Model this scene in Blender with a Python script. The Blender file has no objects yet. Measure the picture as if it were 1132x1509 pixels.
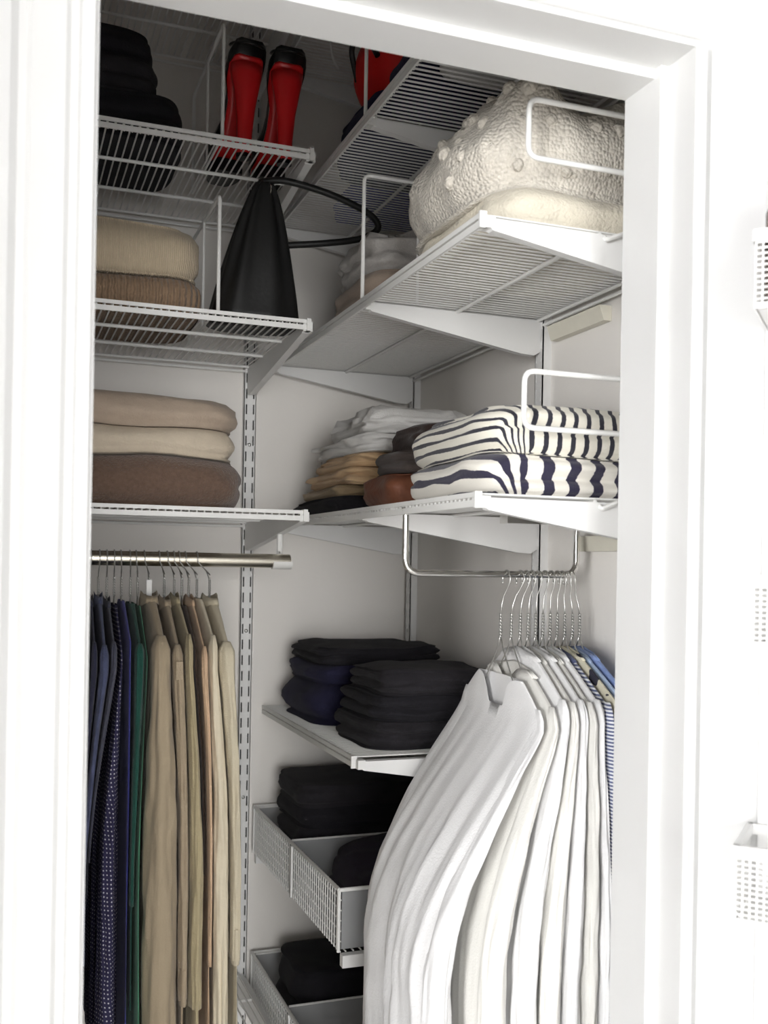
import bpy, math, random
from mathutils import Vector, Matrix, noise
S = bpy.context.scene
COL = S.collection
PI = math.pi

# ------------------------------------------------------------------ camera
CZ = 1.5
cd = bpy.data.cameras.new('camera'); cam = bpy.data.objects.new('camera', cd); COL.objects.link(cam)
cd.sensor_fit = 'VERTICAL'; cd.sensor_height = 36.0; cd.lens = 1519.0 * 36.0 / 1509.0
cd.shift_y = 77.5 / 1509.0
cd.clip_start = 0.02
cd.dof.use_dof = True; cd.dof.focus_distance = 1.6; cd.dof.aperture_fstop = 7.0
cam.matrix_world = (Matrix.Translation((0, 0, CZ)) @ Matrix.Rotation(math.radians(-20.3), 4, 'Z')
                    @ Matrix.Rotation(PI / 2, 4, 'X') @ Matrix.Rotation(math.radians(1.0), 4, 'Z'))
S.camera = cam
# ------------------------------------------------------------------ world and light
W = bpy.data.worlds.new('world'); S.world = W; W.use_nodes = True
W.node_tree.nodes['Background'].inputs[0].default_value = (0.86, 0.93, 1.0, 1)
W.node_tree.nodes['Background'].inputs[1].default_value = 1.0
def area(name, loc, direction, sx, sy, power, col):
    l = bpy.data.lights.new(name, 'AREA'); l.shape = 'RECTANGLE'; l.size = sx; l.size_y = sy
    l.energy = power; l.color = col
    o = bpy.data.objects.new(name, l); COL.objects.link(o); o.location = loc
    o.rotation_euler = Vector(direction).to_track_quat('-Z', 'Y').to_euler()
    return o
# daylight entering by the two room windows (far wall behind the camera, and the left wall)
area('window_daylight', (-0.40, -5.02, 1.35), (0.12, 1, -0.08), 1.9, 2.0, 112, (1.0, 0.985, 0.965))
area('window_daylight', (-3.93, -3.0, 1.35), (1, 0.9, -0.12), 1.7, 2.0, 262, (1.0, 0.99, 0.98))
vs = S.view_settings
vs.view_transform = 'Standard'; vs.look = 'None'; vs.gamma = 1.0; vs.use_curve_mapping = False
vs.exposure = 0.55

# ------------------------------------------------------------------ materials
MATS = {}
def mat(name, col, rough=0.6, metal=0.0, var=0.08, vscale=12, bump=0.0, bscale=300, kind='noise', axis='X', spec=0.4, sheen=0.0, alpha=None, trans=0.0):
    m = bpy.data.materials.new(name); m.use_nodes = True
    nt = m.node_tree; b = nt.nodes['Principled BSDF']
    b.inputs['Roughness'].default_value = rough; b.inputs['Metallic'].default_value = metal
    b.inputs['Specular IOR Level'].default_value = spec
    if sheen: b.inputs['Sheen Weight'].default_value = sheen; b.inputs['Sheen Roughness'].default_value = 0.5
    if trans: b.inputs['Transmission Weight'].default_value = trans
    if alpha is not None: b.inputs['Alpha'].default_value = alpha
    tc = nt.nodes.new('ShaderNodeTexCoord')
    if var > 0:
        n = nt.nodes.new('ShaderNodeTexNoise'); n.inputs['Scale'].default_value = vscale; n.inputs['Detail'].default_value = 4
        nt.links.new(tc.outputs['Object'], n.inputs['Vector'])
        r = nt.nodes.new('ShaderNodeMix'); r.data_type = 'RGBA'
        r.inputs[6].default_value = (*[c * (1 - var) for c in col], 1); r.inputs[7].default_value = (*[min(1, c * (1 + var)) for c in col], 1)
        nt.links.new(n.outputs['Fac'], r.inputs[0]); nt.links.new(r.outputs[2], b.inputs['Base Color'])
    else:
        b.inputs['Base Color'].default_value = (*col, 1)
    if bump > 0:
        bp = nt.nodes.new('ShaderNodeBump'); bp.inputs['Strength'].default_value = bump; bp.inputs['Distance'].default_value = 0.004
        if kind == 'voronoi':
            t = nt.nodes.new('ShaderNodeTexVoronoi'); t.inputs['Scale'].default_value = bscale; t.inputs['Randomness'].default_value = 0.7
            nt.links.new(tc.outputs['Object'], t.inputs['Vector']); nt.links.new(t.outputs['Distance'], bp.inputs['Height']); bp.invert = True
        elif kind == 'wave':
            t = nt.nodes.new('ShaderNodeTexWave'); t.bands_direction = axis; t.inputs['Scale'].default_value = bscale
            t.inputs['Distortion'].default_value = 2.0; t.inputs['Detail'].default_value = 2
            t.inputs['Detail Scale'].default_value = 3
            nt.links.new(tc.outputs['Object'], t.inputs['Vector']); nt.links.new(t.outputs['Fac'], bp.inputs['Height'])
        else:
            t = nt.nodes.new('ShaderNodeTexNoise'); t.inputs['Scale'].default_value = bscale; t.inputs['Detail'].default_value = 3
            nt.links.new(tc.outputs['Object'], t.inputs['Vector']); nt.links.new(t.outputs['Fac'], bp.inputs['Height'])
        nt.links.new(bp.outputs['Normal'], b.inputs['Normal'])
    MATS[name] = m
    return m
def nodes_of(m): return m.node_tree, m.node_tree.nodes['Principled BSDF']
def stripes(name, ca, cb, period, duty, coord='UV', axis=0, wob=0.0, rough=0.85, bump=0.3, bscale=700):
    """two-colour stripes across one axis of the UV (cloth) coordinate, in metres"""
    m = mat(name, ca, rough, var=0, bump=bump, bscale=bscale, sheen=0.2); nt, b = nodes_of(m)
    tc = nt.nodes.new('ShaderNodeTexCoord'); sep = nt.nodes.new('ShaderNodeSeparateXYZ')
    nt.links.new(tc.outputs[coord], sep.inputs[0])
    src = sep.outputs[axis]
    if wob:
        n = nt.nodes.new('ShaderNodeTexNoise'); n.inputs['Scale'].default_value = 260; n.inputs['Detail'].default_value = 1
        nt.links.new(tc.outputs['Object'], n.inputs['Vector'])
        ma = nt.nodes.new('ShaderNodeMath'); ma.operation = 'MULTIPLY_ADD'
        nt.links.new(n.outputs['Fac'], ma.inputs[0]); ma.inputs[1].default_value = wob; nt.links.new(src, ma.inputs[2]); src = ma.outputs[0]
    d = nt.nodes.new('ShaderNodeMath'); d.operation = 'DIVIDE'; nt.links.new(src, d.inputs[0]); d.inputs[1].default_value = period
    fl = nt.nodes.new('ShaderNodeMath'); fl.operation = 'FRACT'; nt.links.new(d.outputs[0], fl.inputs[0])
    lt = nt.nodes.new('ShaderNodeMath'); lt.operation = 'LESS_THAN'; nt.links.new(fl.outputs[0], lt.inputs[0]); lt.inputs[1].default_value = duty
    mx = nt.nodes.new('ShaderNodeMix'); mx.data_type = 'RGBA'; mx.inputs[6].default_value = (*ca, 1); mx.inputs[7].default_value = (*cb, 1)
    nt.links.new(lt.outputs[0], mx.inputs[0]); nt.links.new(mx.outputs[2], b.inputs['Base Color'])
    return m
def blobs(name, ca, cb, scale, thr, tex='noise', rough=0.85, stretch=(1, 1, 1)):
    """print of spots / patches of colour cb on ca"""
    m = mat(name, ca, rough, var=0, bump=0.2, bscale=500); nt, b = nodes_of(m)
    tc = nt.nodes.new('ShaderNodeTexCoord'); mp = nt.nodes.new('ShaderNodeMapping'); mp.inputs['Scale'].default_value = stretch
    nt.links.new(tc.outputs['UV'] if tex == 'dots' else tc.outputs['Object'], mp.inputs[0])
    if tex == 'dots':
        t = nt.nodes.new('ShaderNodeTexVoronoi'); t.inputs['Randomness'].default_value = 0.15; t.voronoi_dimensions = '2D'; out = t.outputs['Distance']; op = 'LESS_THAN'
    else:
        t = nt.nodes.new('ShaderNodeTexNoise'); t.inputs['Detail'].default_value = 1.5; out = t.outputs['Fac']; op = 'GREATER_THAN'
    t.inputs['Scale'].default_value = scale; nt.links.new(mp.outputs[0], t.inputs['Vector'])
    c = nt.nodes.new('ShaderNodeMath'); c.operation = op; nt.links.new(out, c.inputs[0]); c.inputs[1].default_value = thr
    mx = nt.nodes.new('ShaderNodeMix'); mx.data_type = 'RGBA'; mx.inputs[6].default_value = (*ca, 1); mx.inputs[7].default_value = (*cb, 1)
    nt.links.new(c.outputs[0], mx.inputs[0]); nt.links.new(mx.outputs[2], b.inputs['Base Color'])
    return m

M_WALL = mat('wall_paint', (0.865, 0.838, 0.80), 0.75, var=0.03, vscale=6, bump=0.06, bscale=120)
M_TRIM = mat('trim_gloss_paint', (0.78, 0.78, 0.77), 0.42, var=0.015, vscale=20, bump=0.03, bscale=60)
M_DOOR = mat('door_paint', (0.66, 0.66, 0.655), 0.45, var=0.01, bump=0.02, bscale=50)
M_FLOOR = mat('pale_limed_floor', (0.80, 0.78, 0.75), 0.6, var=0.05, vscale=9)
M_WIRE = mat('white_epoxy_wire', (0.86, 0.86, 0.84), 0.4, var=0.02)
M_STEEL = mat('white_painted_steel', (0.85, 0.85, 0.84), 0.42, var=0.02)
M_HOLE = mat('slot_shadow_steel', (0.10, 0.10, 0.10), 0.8, var=0)
M_CHROME = mat('chrome', (0.78, 0.77, 0.74), 0.14, 1.0, var=0.03)
M_BRASSY = mat('satin_nickel', (0.72, 0.68, 0.58), 0.24, 1.0, var=0.05)
M_HANG = mat('hanger_wire_steel', (0.62, 0.62, 0.60), 0.3, 0.9, var=0.05)
M_PLAST = mat('white_plastic', (0.84, 0.84, 0.82), 0.4, var=0.01)
M_CREAM = mat('cream_plastic', (0.80, 0.77, 0.66), 0.55, var=0.05, vscale=60)
M_CLEAR = mat('frosted_grey_plastic', (0.55, 0.56, 0.57), 0.28, var=0.03, alpha=0.5)
M_ROOM = mat('room_wall_paint', (0.40, 0.40, 0.41), 0.8, var=0.03, vscale=6)
M_GLASS = mat('window_glass', (0.9, 0.95, 1.0), 0.05, var=0, trans=1.0)

# ------------------------------------------------------------------ mesh builder
class MB:
    def __init__(self): self.v = []; self.f = []; self.uv = None
    def box(self, x0, x1, y0, y1, z0, z1):
        n = len(self.v)
        self.v += [(x0,y0,z0),(x1,y0,z0),(x1,y1,z0),(x0,y1,z0),(x0,y0,z1),(x1,y0,z1),(x1,y1,z1),(x0,y1,z1)]
        self.f += [tuple(n+i for i in q) for q in ((0,3,2,1),(4,5,6,7),(0,1,5,4),(1,2,6,5),(2,3,7,6),(3,0,4,7))]
        return self
    def tube(self, pts, r, n=6, closed=False, rs=None, caps=True):
        pts = [Vector(p) for p in pts]; m = len(pts); base = len(self.v); prev = None
        for i, p in enumerate(pts):
            a = pts[i-1] if (i > 0 or closed) else p
            b = pts[(i+1) % m] if (i < m-1 or closed) else p
            t = (b - a).normalized()
            if prev is None:
                up = Vector((0,0,1)) if abs(t.z) < 0.9 else Vector((1,0,0))
                nx = t.cross(up).normalized()
            else:
                nx = (prev - t * prev.dot(t)).normalized()
            prev = nx; ny = t.cross(nx); rr = rs[i] if rs else r
            for k in range(n):
                an = 2*PI*k/n
                self.v.append(tuple(p + nx*math.cos(an)*rr + ny*math.sin(an)*rr))
        for i in range(m if closed else m-1):
            j = (i+1) % m
            for k in range(n):
                l = (k+1) % n
                self.f.append((base+i*n+k, base+i*n+l, base+j*n+l, base+j*n+k))
        if caps and not closed:
            self.f.append(tuple(base+k for k in reversed(range(n))))
            self.f.append(tuple(base+(m-1)*n+k for k in range(n)))
        return self
    def prism(self, poly, axis, a, b):
        """poly of 2-D points extruded along axis (0,1,2) from a to b; the 2-D axes are the other two in order"""
        n = len(poly); base = len(self.v)
        for w in (a, b):
            for p in poly:
                q = list(p); q.insert(axis, w); self.v.append(tuple(q))
        self.f.append(tuple(base+i for i in range(n))); self.f.append(tuple(base+n+i for i in reversed(range(n))))
        for i in range(n):
            j = (i+1) % n; self.f.append((base+i, base+n+i, base+n+j, base+j))
        return self
    def loft(self, rings, cap0=True, cap1=True, uvs=None):
        base = len(self.v); n = len(rings[0])
        for r in rings: self.v += [tuple(p) for p in r]
        for i in range(len(rings)-1):
            for k in range(n):
                l = (k+1) % n
                self.f.append((base+i*n+k, base+i*n+l, base+(i+1)*n+l, base+(i+1)*n+k))
        if cap0: self.f.append(tuple(base+k for k in reversed(range(n))))
        if cap1: self.f.append(tuple(base+(len(rings)-1)*n+k for k in range(n)))
        if uvs: self.uv = [u for r in uvs for u in r]
        return self
    def sphere(self, c, rx, ry, rz, n=10, m=6):
        rings = []
        for i in range(m+1):
            a = -PI/2 + PI*i/m
            k = max(0.05, math.cos(a))
            rings.append([(c[0]+rx*k*math.cos(2*PI*j/n), c[1]+ry*k*math.sin(2*PI*j/n), c[2]+rz*math.sin(a)) for j in range(n)])
        return self.loft(rings)
    def mesh(self, name, m, origin=(0,0,0), smooth=True, sharp=40):
        me = bpy.data.meshes.new(name); o = origin
        me.from_pydata([(x-o[0], y-o[1], z-o[2]) for x, y, z in self.v], [], self.f)
        if self.uv:
            ul = me.uv_layers.new(name='UVMap'); li = [0]*len(me.loops); me.loops.foreach_get('vertex_index', li)
            ul.data.foreach_set('uv', [c for i in li for c in self.uv[i]])
        me.materials.append(m)
        if smooth:
            me.shade_smooth()
            if sharp: me.set_sharp_from_angle(angle=math.radians(sharp))
        return me
    def build(self, name, m, parent=None, origin=None, smooth=True, sharp=40):
        if origin is None: origin = tuple(parent['_o']) if parent is not None else (0,0,0)
        o = bpy.data.objects.new(name, self.mesh(name, m, origin, smooth, sharp)); COL.objects.link(o)
        if parent is not None: o.parent = parent; o['_o'] = origin
        else: o.location = origin; o['_o'] = origin
        return o
def tag(o, label, cat, group=None):
    o['label'] = label; o['category'] = cat
    if group: o['group'] = group
    return o
def thing(name, label, cat, loc, group=None):
    o = bpy.data.objects.new(name, None); COL.objects.link(o); o.location = loc; o['_o'] = tuple(loc)
    o.empty_display_size = 0.05
    return tag(o, label, cat, group)
def struct(name, mb, m, parent=None, smooth=False):
    o = mb.build(name, m, parent, smooth=smooth)
    if parent is None: o['kind'] = 'structure'
    return o
def put(name, me, parent, loc):
    """a part that shares mesh data, at a place relative to its thing"""
    o = bpy.data.objects.new(name, me); COL.objects.link(o); o.parent = parent; o.location = loc
    return o
def arc(c, r, a0, a1, n, plane='xz'):
    out = []
    for i in range(n+1):
        a = a0 + (a1-a0)*i/n
        u, w = r*math.cos(a), r*math.sin(a)
        out.append({'xz': (c[0]+u, c[1], c[2]+w), 'yz': (c[0], c[1]+u, c[2]+w), 'xy': (c[0]+u, c[1]+w, c[2])}[plane])
    return out
def rounded(poly, r, seg=5):
    """polyline with its inner corners rounded"""
    P = [Vector(p) for p in poly]; out = [P[0]]
    for i in range(1, len(P)-1):
        a = (P[i-1]-P[i]).normalized(); b = (P[i+1]-P[i]).normalized()
        p0 = P[i]+a*r; p1 = P[i]+b*r
        for k in range(seg+1):
            t = k/seg; out.append(p0*(1-t)**2 + P[i]*2*t*(1-t) + p1*t*t)
    out.append(P[-1]); return out

# ------------------------------------------------------------------ the room and the closet shell
YA, XB = 2.087, 0.83          # closet back wall, closet right wall
YI, YO = 0.98, 0.885          # inside and outside face of the front wall
JL, JR, HD = 0.067, 0.640, 2.02
struct('floor', MB().box(-4.1, 1.9, -5.2, 2.2, -0.05, 0), M_FLOOR)
struct('ceiling', MB().box(-4.1, 1.9, -5.2, 0.885, 2.6, 2.65), M_ROOM)
struct('ceiling_closet', MB().box(-0.4, 0.93, 0.98, 2.187, 2.72, 2.77), M_WALL)
struct('wall_back', MB().box(-0.4, 0.93, YA, YA+0.1, 0, 2.72), M_WALL)
struct('wall_right', MB().box(XB, XB+0.1, YI, YA, 0, 2.72), M_WALL)
struct('wall_left', MB().box(-0.4, -0.3, YI, YA, 0, 2.72), M_WALL)
w = MB(); w.box(-4.1, JL-0.012, YO, YI, 0, 2.72); w.box(JR+0.022, 1.9, YO, YI, 0, 2.72); w.box(JL-0.012, JR+0.022, YO, YI, HD+0.022, 2.72)
struct('wall_front', w, M_WALL)
struct('wall_shade_block', MB().box(-0.42, -0.34, 0.40, YO, 0, 2.6), M_ROOM)  # unseen wall added to keep the left window's light off the left casing
w = MB(); w.box(-4.1, -4.0, -5.2, -3.9, 0, 2.6); w.box(-4.1, -4.0, -2.1, 0.885, 0, 2.6); w.box(-4.1, -4.0, -3.9, -2.1, 0, 0.3); w.box(-4.1, -4.0, -3.9, -2.1, 2.4, 2.6)
struct('wall_room_left', w, M_ROOM)
struct('wall_room_right', MB().box(1.8, 1.9, -5.2, 0.885, 0, 2.6), M_ROOM)
w = MB(); w.box(-4.0, -1.40, -5.2, -5.1, 0, 2.6); w.box(0.60, 1.8, -5.2, -5.1, 0, 2.6); w.box(-1.40, 0.60, -5.2, -5.1, 0, 0.3); w.box(-1.40, 0.60, -5.2, -5.1, 2.4, 2.6)
struct('wall_room_back', w, M_ROOM)
def window(name, plane, c, a0, a1, z0, z1):
    f = MB(); d = 0.04
    def bx(p0, p1, q0, q1, t=0.05):
        if plane == 'x': return (c-t, c, p0, p1, q0, q1)
        return (p0, p1, c-t, c, q0, q1)
    for a, b, e, g in ((a0, a0+d, z0, z1), (a1-d, a1, z0, z1), (a0, a1, z0, z0+d), (a0, a1, z1-d, z1), ((a0+a1)/2-0.02, (a0+a1)/2+0.02, z0, z1)):
        f.box(*bx(a, b, e, g))
    o = struct(name, f, M_TRIM)
    for a, b in ((a0+d, (a0+a1)/2-0.02), ((a0+a1)/2+0.02, a1-d)):
        q = bx(a, b, z0+d, z1-d, 0.05)
        q = (q[0]+0.02, q[1]-0.024, *q[2:]) if plane == 'x' else (q[0], q[1], q[2]+0.02, q[3]-0.024, q[4], q[5])
        MB().box(*q).build('pane', M_GLASS, o)
window('window_1', 'x', -4.02, -3.9, -2.1, 0.3, 2.4)
window('window_2', 'y', -5.12, -1.40, 0.60, 0.3, 2.4)

# door lining: far strip (stop) and the rebate the door closes into
def lining(name, boxes):
    m = MB()
    for b in boxes: m.box(*b)
    return struct(name, m, M_TRIM)
lining('trim_1', [(JR, JR+0.022, 0.918, YI+0.004, 0, HD+0.022), (JR+0.010, JR+0.022, 0.872, 0.918, 0, HD+0.022)])
lining('trim_2', [(JL-0.012, JR, 0.928, YI+0.004, HD, HD+0.022), (JL-0.012, JR+0.010, 0.872, 0.928, HD+0.010, HD+0.022)])
lining('trim_3', [(JL-0.012, JL, 0.872, YI+0.004, 0, HD)])
# moulded casing round the opening (outer face), mitred at the corners
prof = [(0.0, 0.868), (0.002, 0.864), (0.012, 0.864), (0.014, 0.868), (0.020, 0.870), (0.024, 0.864), (0.050, 0.860), (0.054, 0.862), (0.060, 0.862), (0.066, 0.850), (0.084, 0.846), (0.090, 0.850), (0.092, YO), (0.0, YO)]
def casing_run(fn0, fn1):
    m = MB(); m.loft([[fn0(d, y) for d, y in prof], [fn1(d, y) for d, y in prof]]); return m
xl, xr, zt = JL-0.002, JR+0.016, HD+0.016
for nm, a, b in (('trim_4', lambda d, y: (xl-d, y, 0), lambda d, y: (xl-d, y, zt+d)),
                 ('trim_5', lambda d, y: (xl-d, y, zt+d), lambda d, y: (xr+d, y, zt+d)),
                 ('trim_6', lambda d, y: (xr+d, y, zt+d), lambda d, y: (xr+d, y, 0))):
    struct(nm, casing_run(a, b), M_TRIM)
# open door leaf
dx, dy = math.sin(math.radians(43)), -math.cos(math.radians(43))
nx, ny = -math.cos(math.radians(43)), -math.sin(math.radians(43))     # face towards the camera side
H0 = Vector((0.654, 0.852, 0))
def dpt(s, p, z): return (H0.x + dx*s + nx*p, H0.y + dy*s + ny*p, z)
def dbox(m, s0, s1, p0, p1, z0, z1):
    n = len(m.v)
    m.v += [dpt(s0,p0,z0), dpt(s1,p0,z0), dpt(s1,p1,z0), dpt(s0,p1,z0), dpt(s0,p0,z1), dpt(s1,p0,z1), dpt(s1,p1,z1), dpt(s0,p1,z1)]
    m.f += [tuple(n+i for i in q) for q in ((0,1,2,3),(7,6,5,4),(4,5,1,0),(5,6,2,1),(6,7,3,2),(7,4,0,3))]
    return m
door = struct('door_1', dbox(MB(), 0.0, 0.57, -0.036, 0.0, 0.012, HD+0.004), M_DOOR)
for z in (0.25, 1.0, 1.80):
    MB().tube([dpt(-0.004, -0.038, z-0.04), dpt(-0.004, -0.038, z+0.04)], 0.006, 8).build('hinge', M_STEEL, door)

# ------------------------------------------------------------------ wall uprights with slots
def upright(x, y, face, label):
    """double-slotted steel upright; face 'y' = on the back wall, 'x' = on the right wall"""
    t = thing('shelf_upright', label, 'upright', (x, y, 0.35), 'slotted wall uprights')
    m = MB(); z0, z1 = 0.35, 2.62; d = 0.016; hw = 0.0125
    strips = [(-hw, -0.0088), (-0.0058, 0.0058), (0.0088, hw)]
    def bx(a, b, q, e, g):
        if face == 'y': m.box(x+a, x+b, y-d, y-d+q, e, g)
        else: m.box(x-d, x-d+q, y+a, y+b, e, g)
    for a, b in strips: bx(a, b, 0.002, z0, z1)
    for a in (-0.0088, 0.0058):
        k = z0
        while k < z1: bx(a, a+0.003, 0.002, k, k+0.012); k += 0.032
    if face == 'y':
        m.box(x-hw, x-hw+0.0015, y-d, y, z0, z1); m.box(x+hw-0.0015, x+hw, y-d, y, z0, z1)
    else:
        m.box(x-d, x, y-hw, y-hw+0.0015, z0, z1); m.box(x-d, x, y+hw-0.0015, y+hw, z0, z1)
    m.build('channel', M_STEEL, t, smooth=False)
    b = MB()
    if face == 'y': b.box(x-hw+0.0015, x+hw-0.0015, y-0.003, y, z0, z1)
    else: b.box(x-0.003, x, y-hw+0.0015, y+hw-0.0015, z0, z1)
    b.build('channel_back', M_HOLE, t, smooth=False)
    for z in (0.62, 1.02, 1.36, 1.74, 2.2):
        s = MB()
        if face == 'y': s.sphere((x, y-d, z), 0.004, 0.002, 0.004, 8, 4)
        else: s.sphere((x-d, y, z), 0.002, 0.004, 0.004, 8, 4)
        s.build('screw', M_HANG, t)
    return t
XU = 0.4685
YB = [2.050, 1.490, 1.075]
upright(XU, YA, 'y', 'white slotted upright on the back wall beside the sweater shelves')
upright(XB, YB[0], 'x', 'white slotted upright on the right wall next to the corner')
upright(XB, YB[1], 'x', 'white slotted upright on the right wall behind the bar of shirts')
upright(XB, YB[2], 'x', 'white slotted upright on the right wall close behind the door frame')

# ------------------------------------------------------------------ brackets
def bracket(kind, pos, z, label, front, hf=0.013, hb=0.052, clip=False):
    """kind 'A': plate at x=pos running in y; 'B': plate at y=pos running in x"""
    back = (YA if kind == 'A' else XB) - 0.016
    t = thing('shelf_bracket', label, 'bracket', (pos, back, z-hb) if kind == 'A' else (back, pos, z-hb), 'shelf brackets')
    top = z - 0.006
    poly = [(front, top), (front, top-hf*0.6), (front+0.008, top-hf)]
    n = 6
    for i in range(1, n+1):
        u = i/n; poly.append((front+0.008+(back-0.035-front-0.008)*u, top-hf-(hb-hf)*u))
    poly += [(back-0.012, top-hb-0.001), (back, top-hb+0.006), (back, top)]
    ax = 0 if kind == 'A' else 1
    m = MB(); m.prism(poly, ax, pos-0.0065, pos+0.0065)
    plate = m.build('plate', M_STEEL, t, smooth=False)
    e = MB()
    if kind == 'A': e.box(pos-0.008, pos+0.008, front-0.004, front+0.008, top-0.012, top+0.004)
    else: e.box(front-0.002, front+0.010, pos-0.008, pos+0.008, top-0.012, top+0.002)
    e.build('tip', M_PLAST, t, smooth=False)
    if clip:
        MB().tube(rounded([(front+0.155, pos-0.0075, top-0.004), (front+0.155, pos-0.012, top-0.008), (front+0.172, pos-0.0135, top-0.001), (front+0.185, pos-0.010, top+0.004)], 0.003, 3), 0.003, 6).build('clip', M_PLAST, plate)
    return t

# ------------------------------------------------------------------ wire shelves
YF, XF = 1.65, 0.51
WR = 0.00150
def shelf(kind, z, a0, a1, label, mids, back, front, end_cap):
    """kind 'A': wires run in y, shelf along x from a0 to a1; 'B': wires run in x, shelf along y"""
    base = (a1, front, z) if kind == 'A' else (front, a0, z)
    t = thing('wire_shelf', label, 'shelf', base, 'white wire shelves')
    def pt(a, d, zz): return (a, d, zz) if kind == 'A' else (d, a, zz)
    top = z - WR
    # one wire: back to front along the deck, then bent down at the lip
    prof_w = [pt(0, back, 0), pt(0, front+0.006, 0), pt(0, front+0.002, -0.002), pt(0, front+0.001, -0.015)]
    me = MB().tube(prof_w, WR, 5).mesh('wire', M_WIRE)
    n = int(round((a1-a0)/0.0125))
    for i in range(n+1):
        a = a0 + 0.004 + (a1-a0-0.008)*i/n
        put('wire', me, t, Vector(pt(a, 0, top)) - Vector(base))
    def bar(nm, d0, d1, z0, z1, b0=a0, b1=a1):
        m = MB()
        if kind == 'A': m.box(b0, b1, d0, d1, z0, z1)
        else: m.box(d0, d1, b0, b1, z0, z1)
        return m.build(nm, M_WIRE, t, smooth=False)
    bar('front_rail', front-0.003, front, z-0.0055, z+0.0005)
    bar('front_rail', front-0.003, front, z-0.0165, z-0.0085)
    for d in mids: MB().tube([pt(a0, d, top-WR-0.003), pt(a1-0.004, d, top-WR-0.003)], 0.0032, 8).build('support_rod', M_WIRE, t)
    for d, dz in ((back-0.004, 0.0045), (back+0.006 if kind == 'A' else back+0.004, 0.012)):
        MB().tube([pt(a0, d, top-dz), pt(a1-0.002, d, top-dz)], 0.0028, 8).build('back_rod', M_WIRE, t)
    for e in end_cap:
        m = MB()
        if kind == 'A': m.box(e-0.001, e+0.006, front-0.006, front+0.010, z-0.018, z+0.002)
        else: m.box(front-0.005, front+0.004, e-0.003, e+0.001, z-0.018, z+0.001)
        m.build('end_cap', M_PLAST, t, smooth=False)
    return t
ZA = [2.503, 2.185, 1.903, 1.587]
ZB = [2.503, 2.187, 1.906, 1.585, 1.205]
namesA = ['topmost left wire shelf under the closet ceiling', 'left wire shelf carrying the red-soled heels', 'left wire shelf carrying the black pouch bag', 'left wire shelf above the clothes rod with three knits']
for z, lb in zip(ZA, namesA):
    shelf('A', z, -0.22, XU-0.002, 'white ' + lb, (1.80, 1.943), YA-0.02, YF, [XU-0.002])
    bracket('A', XU, z, 'white bracket holding the ' + lb, YF+0.004, 0.013, 0.056)
namesB = ['topmost right wire shelf under the closet ceiling', 'right wire shelf carrying the red bag and navy pile', 'right wire shelf carrying the cream cardigan', 'right wire shelf carrying the striped sweaters', 'short right wire shelf carrying the black sweaters']
for k, (z, lb) in enumerate(zip(ZB, namesB)):
    y0 = 1.072 if k < 4 else 1.500
    if k == 4: y0 = 1.497
    shelf('B', z, y0, YA-0.003, 'white ' + lb, (0.665,), XB-0.018, XF, [y0])
    for j, y in enumerate(YB):
        if k == 4 and j == 2: continue
        bracket('B', y, z, 'bracket at ' + ('corner', 'middle', 'doorway end')[j] + ' of ' + lb, XF+0.004, 0.014, 0.056, clip=(j == 2))

# cream clips of the shelf back on the right wall
for (y0, y1, z) in ((1.30, 1.455, 1.872), (1.22, 1.36, 1.535)):
    m = MB(); m.prism([(XB-0.022, z+0.012), (XB-0.001, z+0.012), (XB-0.001, z-0.010), (XB-0.014, z-0.010)], 1, y0, y1)
    o = m.build('wall_clip', M_CREAM, None, origin=(XB-0.001, y0, z), smooth=False)
    tag(o, 'cream plastic wall clip strip under the ' + ('cardigan' if z > 1.7 else 'striped sweater') + ' shelf', 'clip', 'wall clips')

# ------------------------------------------------------------------ wire dividers
def divider(kind, pos, z, h, front, depth, nv, label):
    base = (pos, front, z) if kind == 'A' else (front, pos, z)
    t = thing('shelf_divider', label, 'divider', base, 'white wire shelf dividers')
    def pt(d, zz): return (pos, d, zz) if kind == 'A' else (d, pos, zz)
    r = 0.0031
    zb = z+r
    MB().tube(rounded([pt(front+depth, zb), pt(front+depth, z+h), pt(front+0.002, z+h), pt(front+0.002, zb)], 0.011), r, 8).build('frame_wire', M_WIRE, t)
    MB().tube([pt(front, zb+0.0005), pt(front+depth, zb+0.0005)], 0.0025, 8).build('foot_wire', M_WIRE, t)
    for i in range(1, nv):
        d = front + depth*i/nv
        MB().tube([pt(d, zb), pt(d, z+h)], 0.0022, 6).build('crossbar', M_WIRE, t)
    return t
divider('A', 0.322, ZA[1], 0.187, YF+0.008, 0.28, 2, 'white wire divider beside the red-soled heels')
divider('A', 0.320, ZA[2], 0.190, YF+0.008, 0.28, 2, 'white wire divider between folded knits and black bag')
divider('B', 1.507, ZB[1], 0.20, XF+0.002, 0.28, 3, 'white wire divider standing in front of the red bag')
divider('B', 1.507, ZB[2], 0.195, XF+0.002, 0.28, 3, 'white wire divider beside the grey folded sweatshirt')
def side_loop(z0, z1, label):
    t = thing('wire_loop_guard', label, 'wire guard', (XB-0.016, YB[2], z0), 'wire loop guards at the doorway')
    x0, y = 0.564, 1.066
    MB().tube(rounded([(XB-0.017, y, z1), (x0, y, z1), (x0, y, z0), (XB-0.017, y, z0)], 0.014), 0.0034, 10).build('loop_wire', M_WIRE, t)
    MB().box(XB-0.021, XB-0.0165, y-0.010, y+0.018, z0-0.012, z1+0.012).build('mount', M_STEEL, t, smooth=False)
side_loop(1.976, 2.044, 'white rounded wire loop in front of the cream cardigan')
side_loop(1.662, 1.728, 'white rounded wire loop in front of the striped sweaters')

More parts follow.
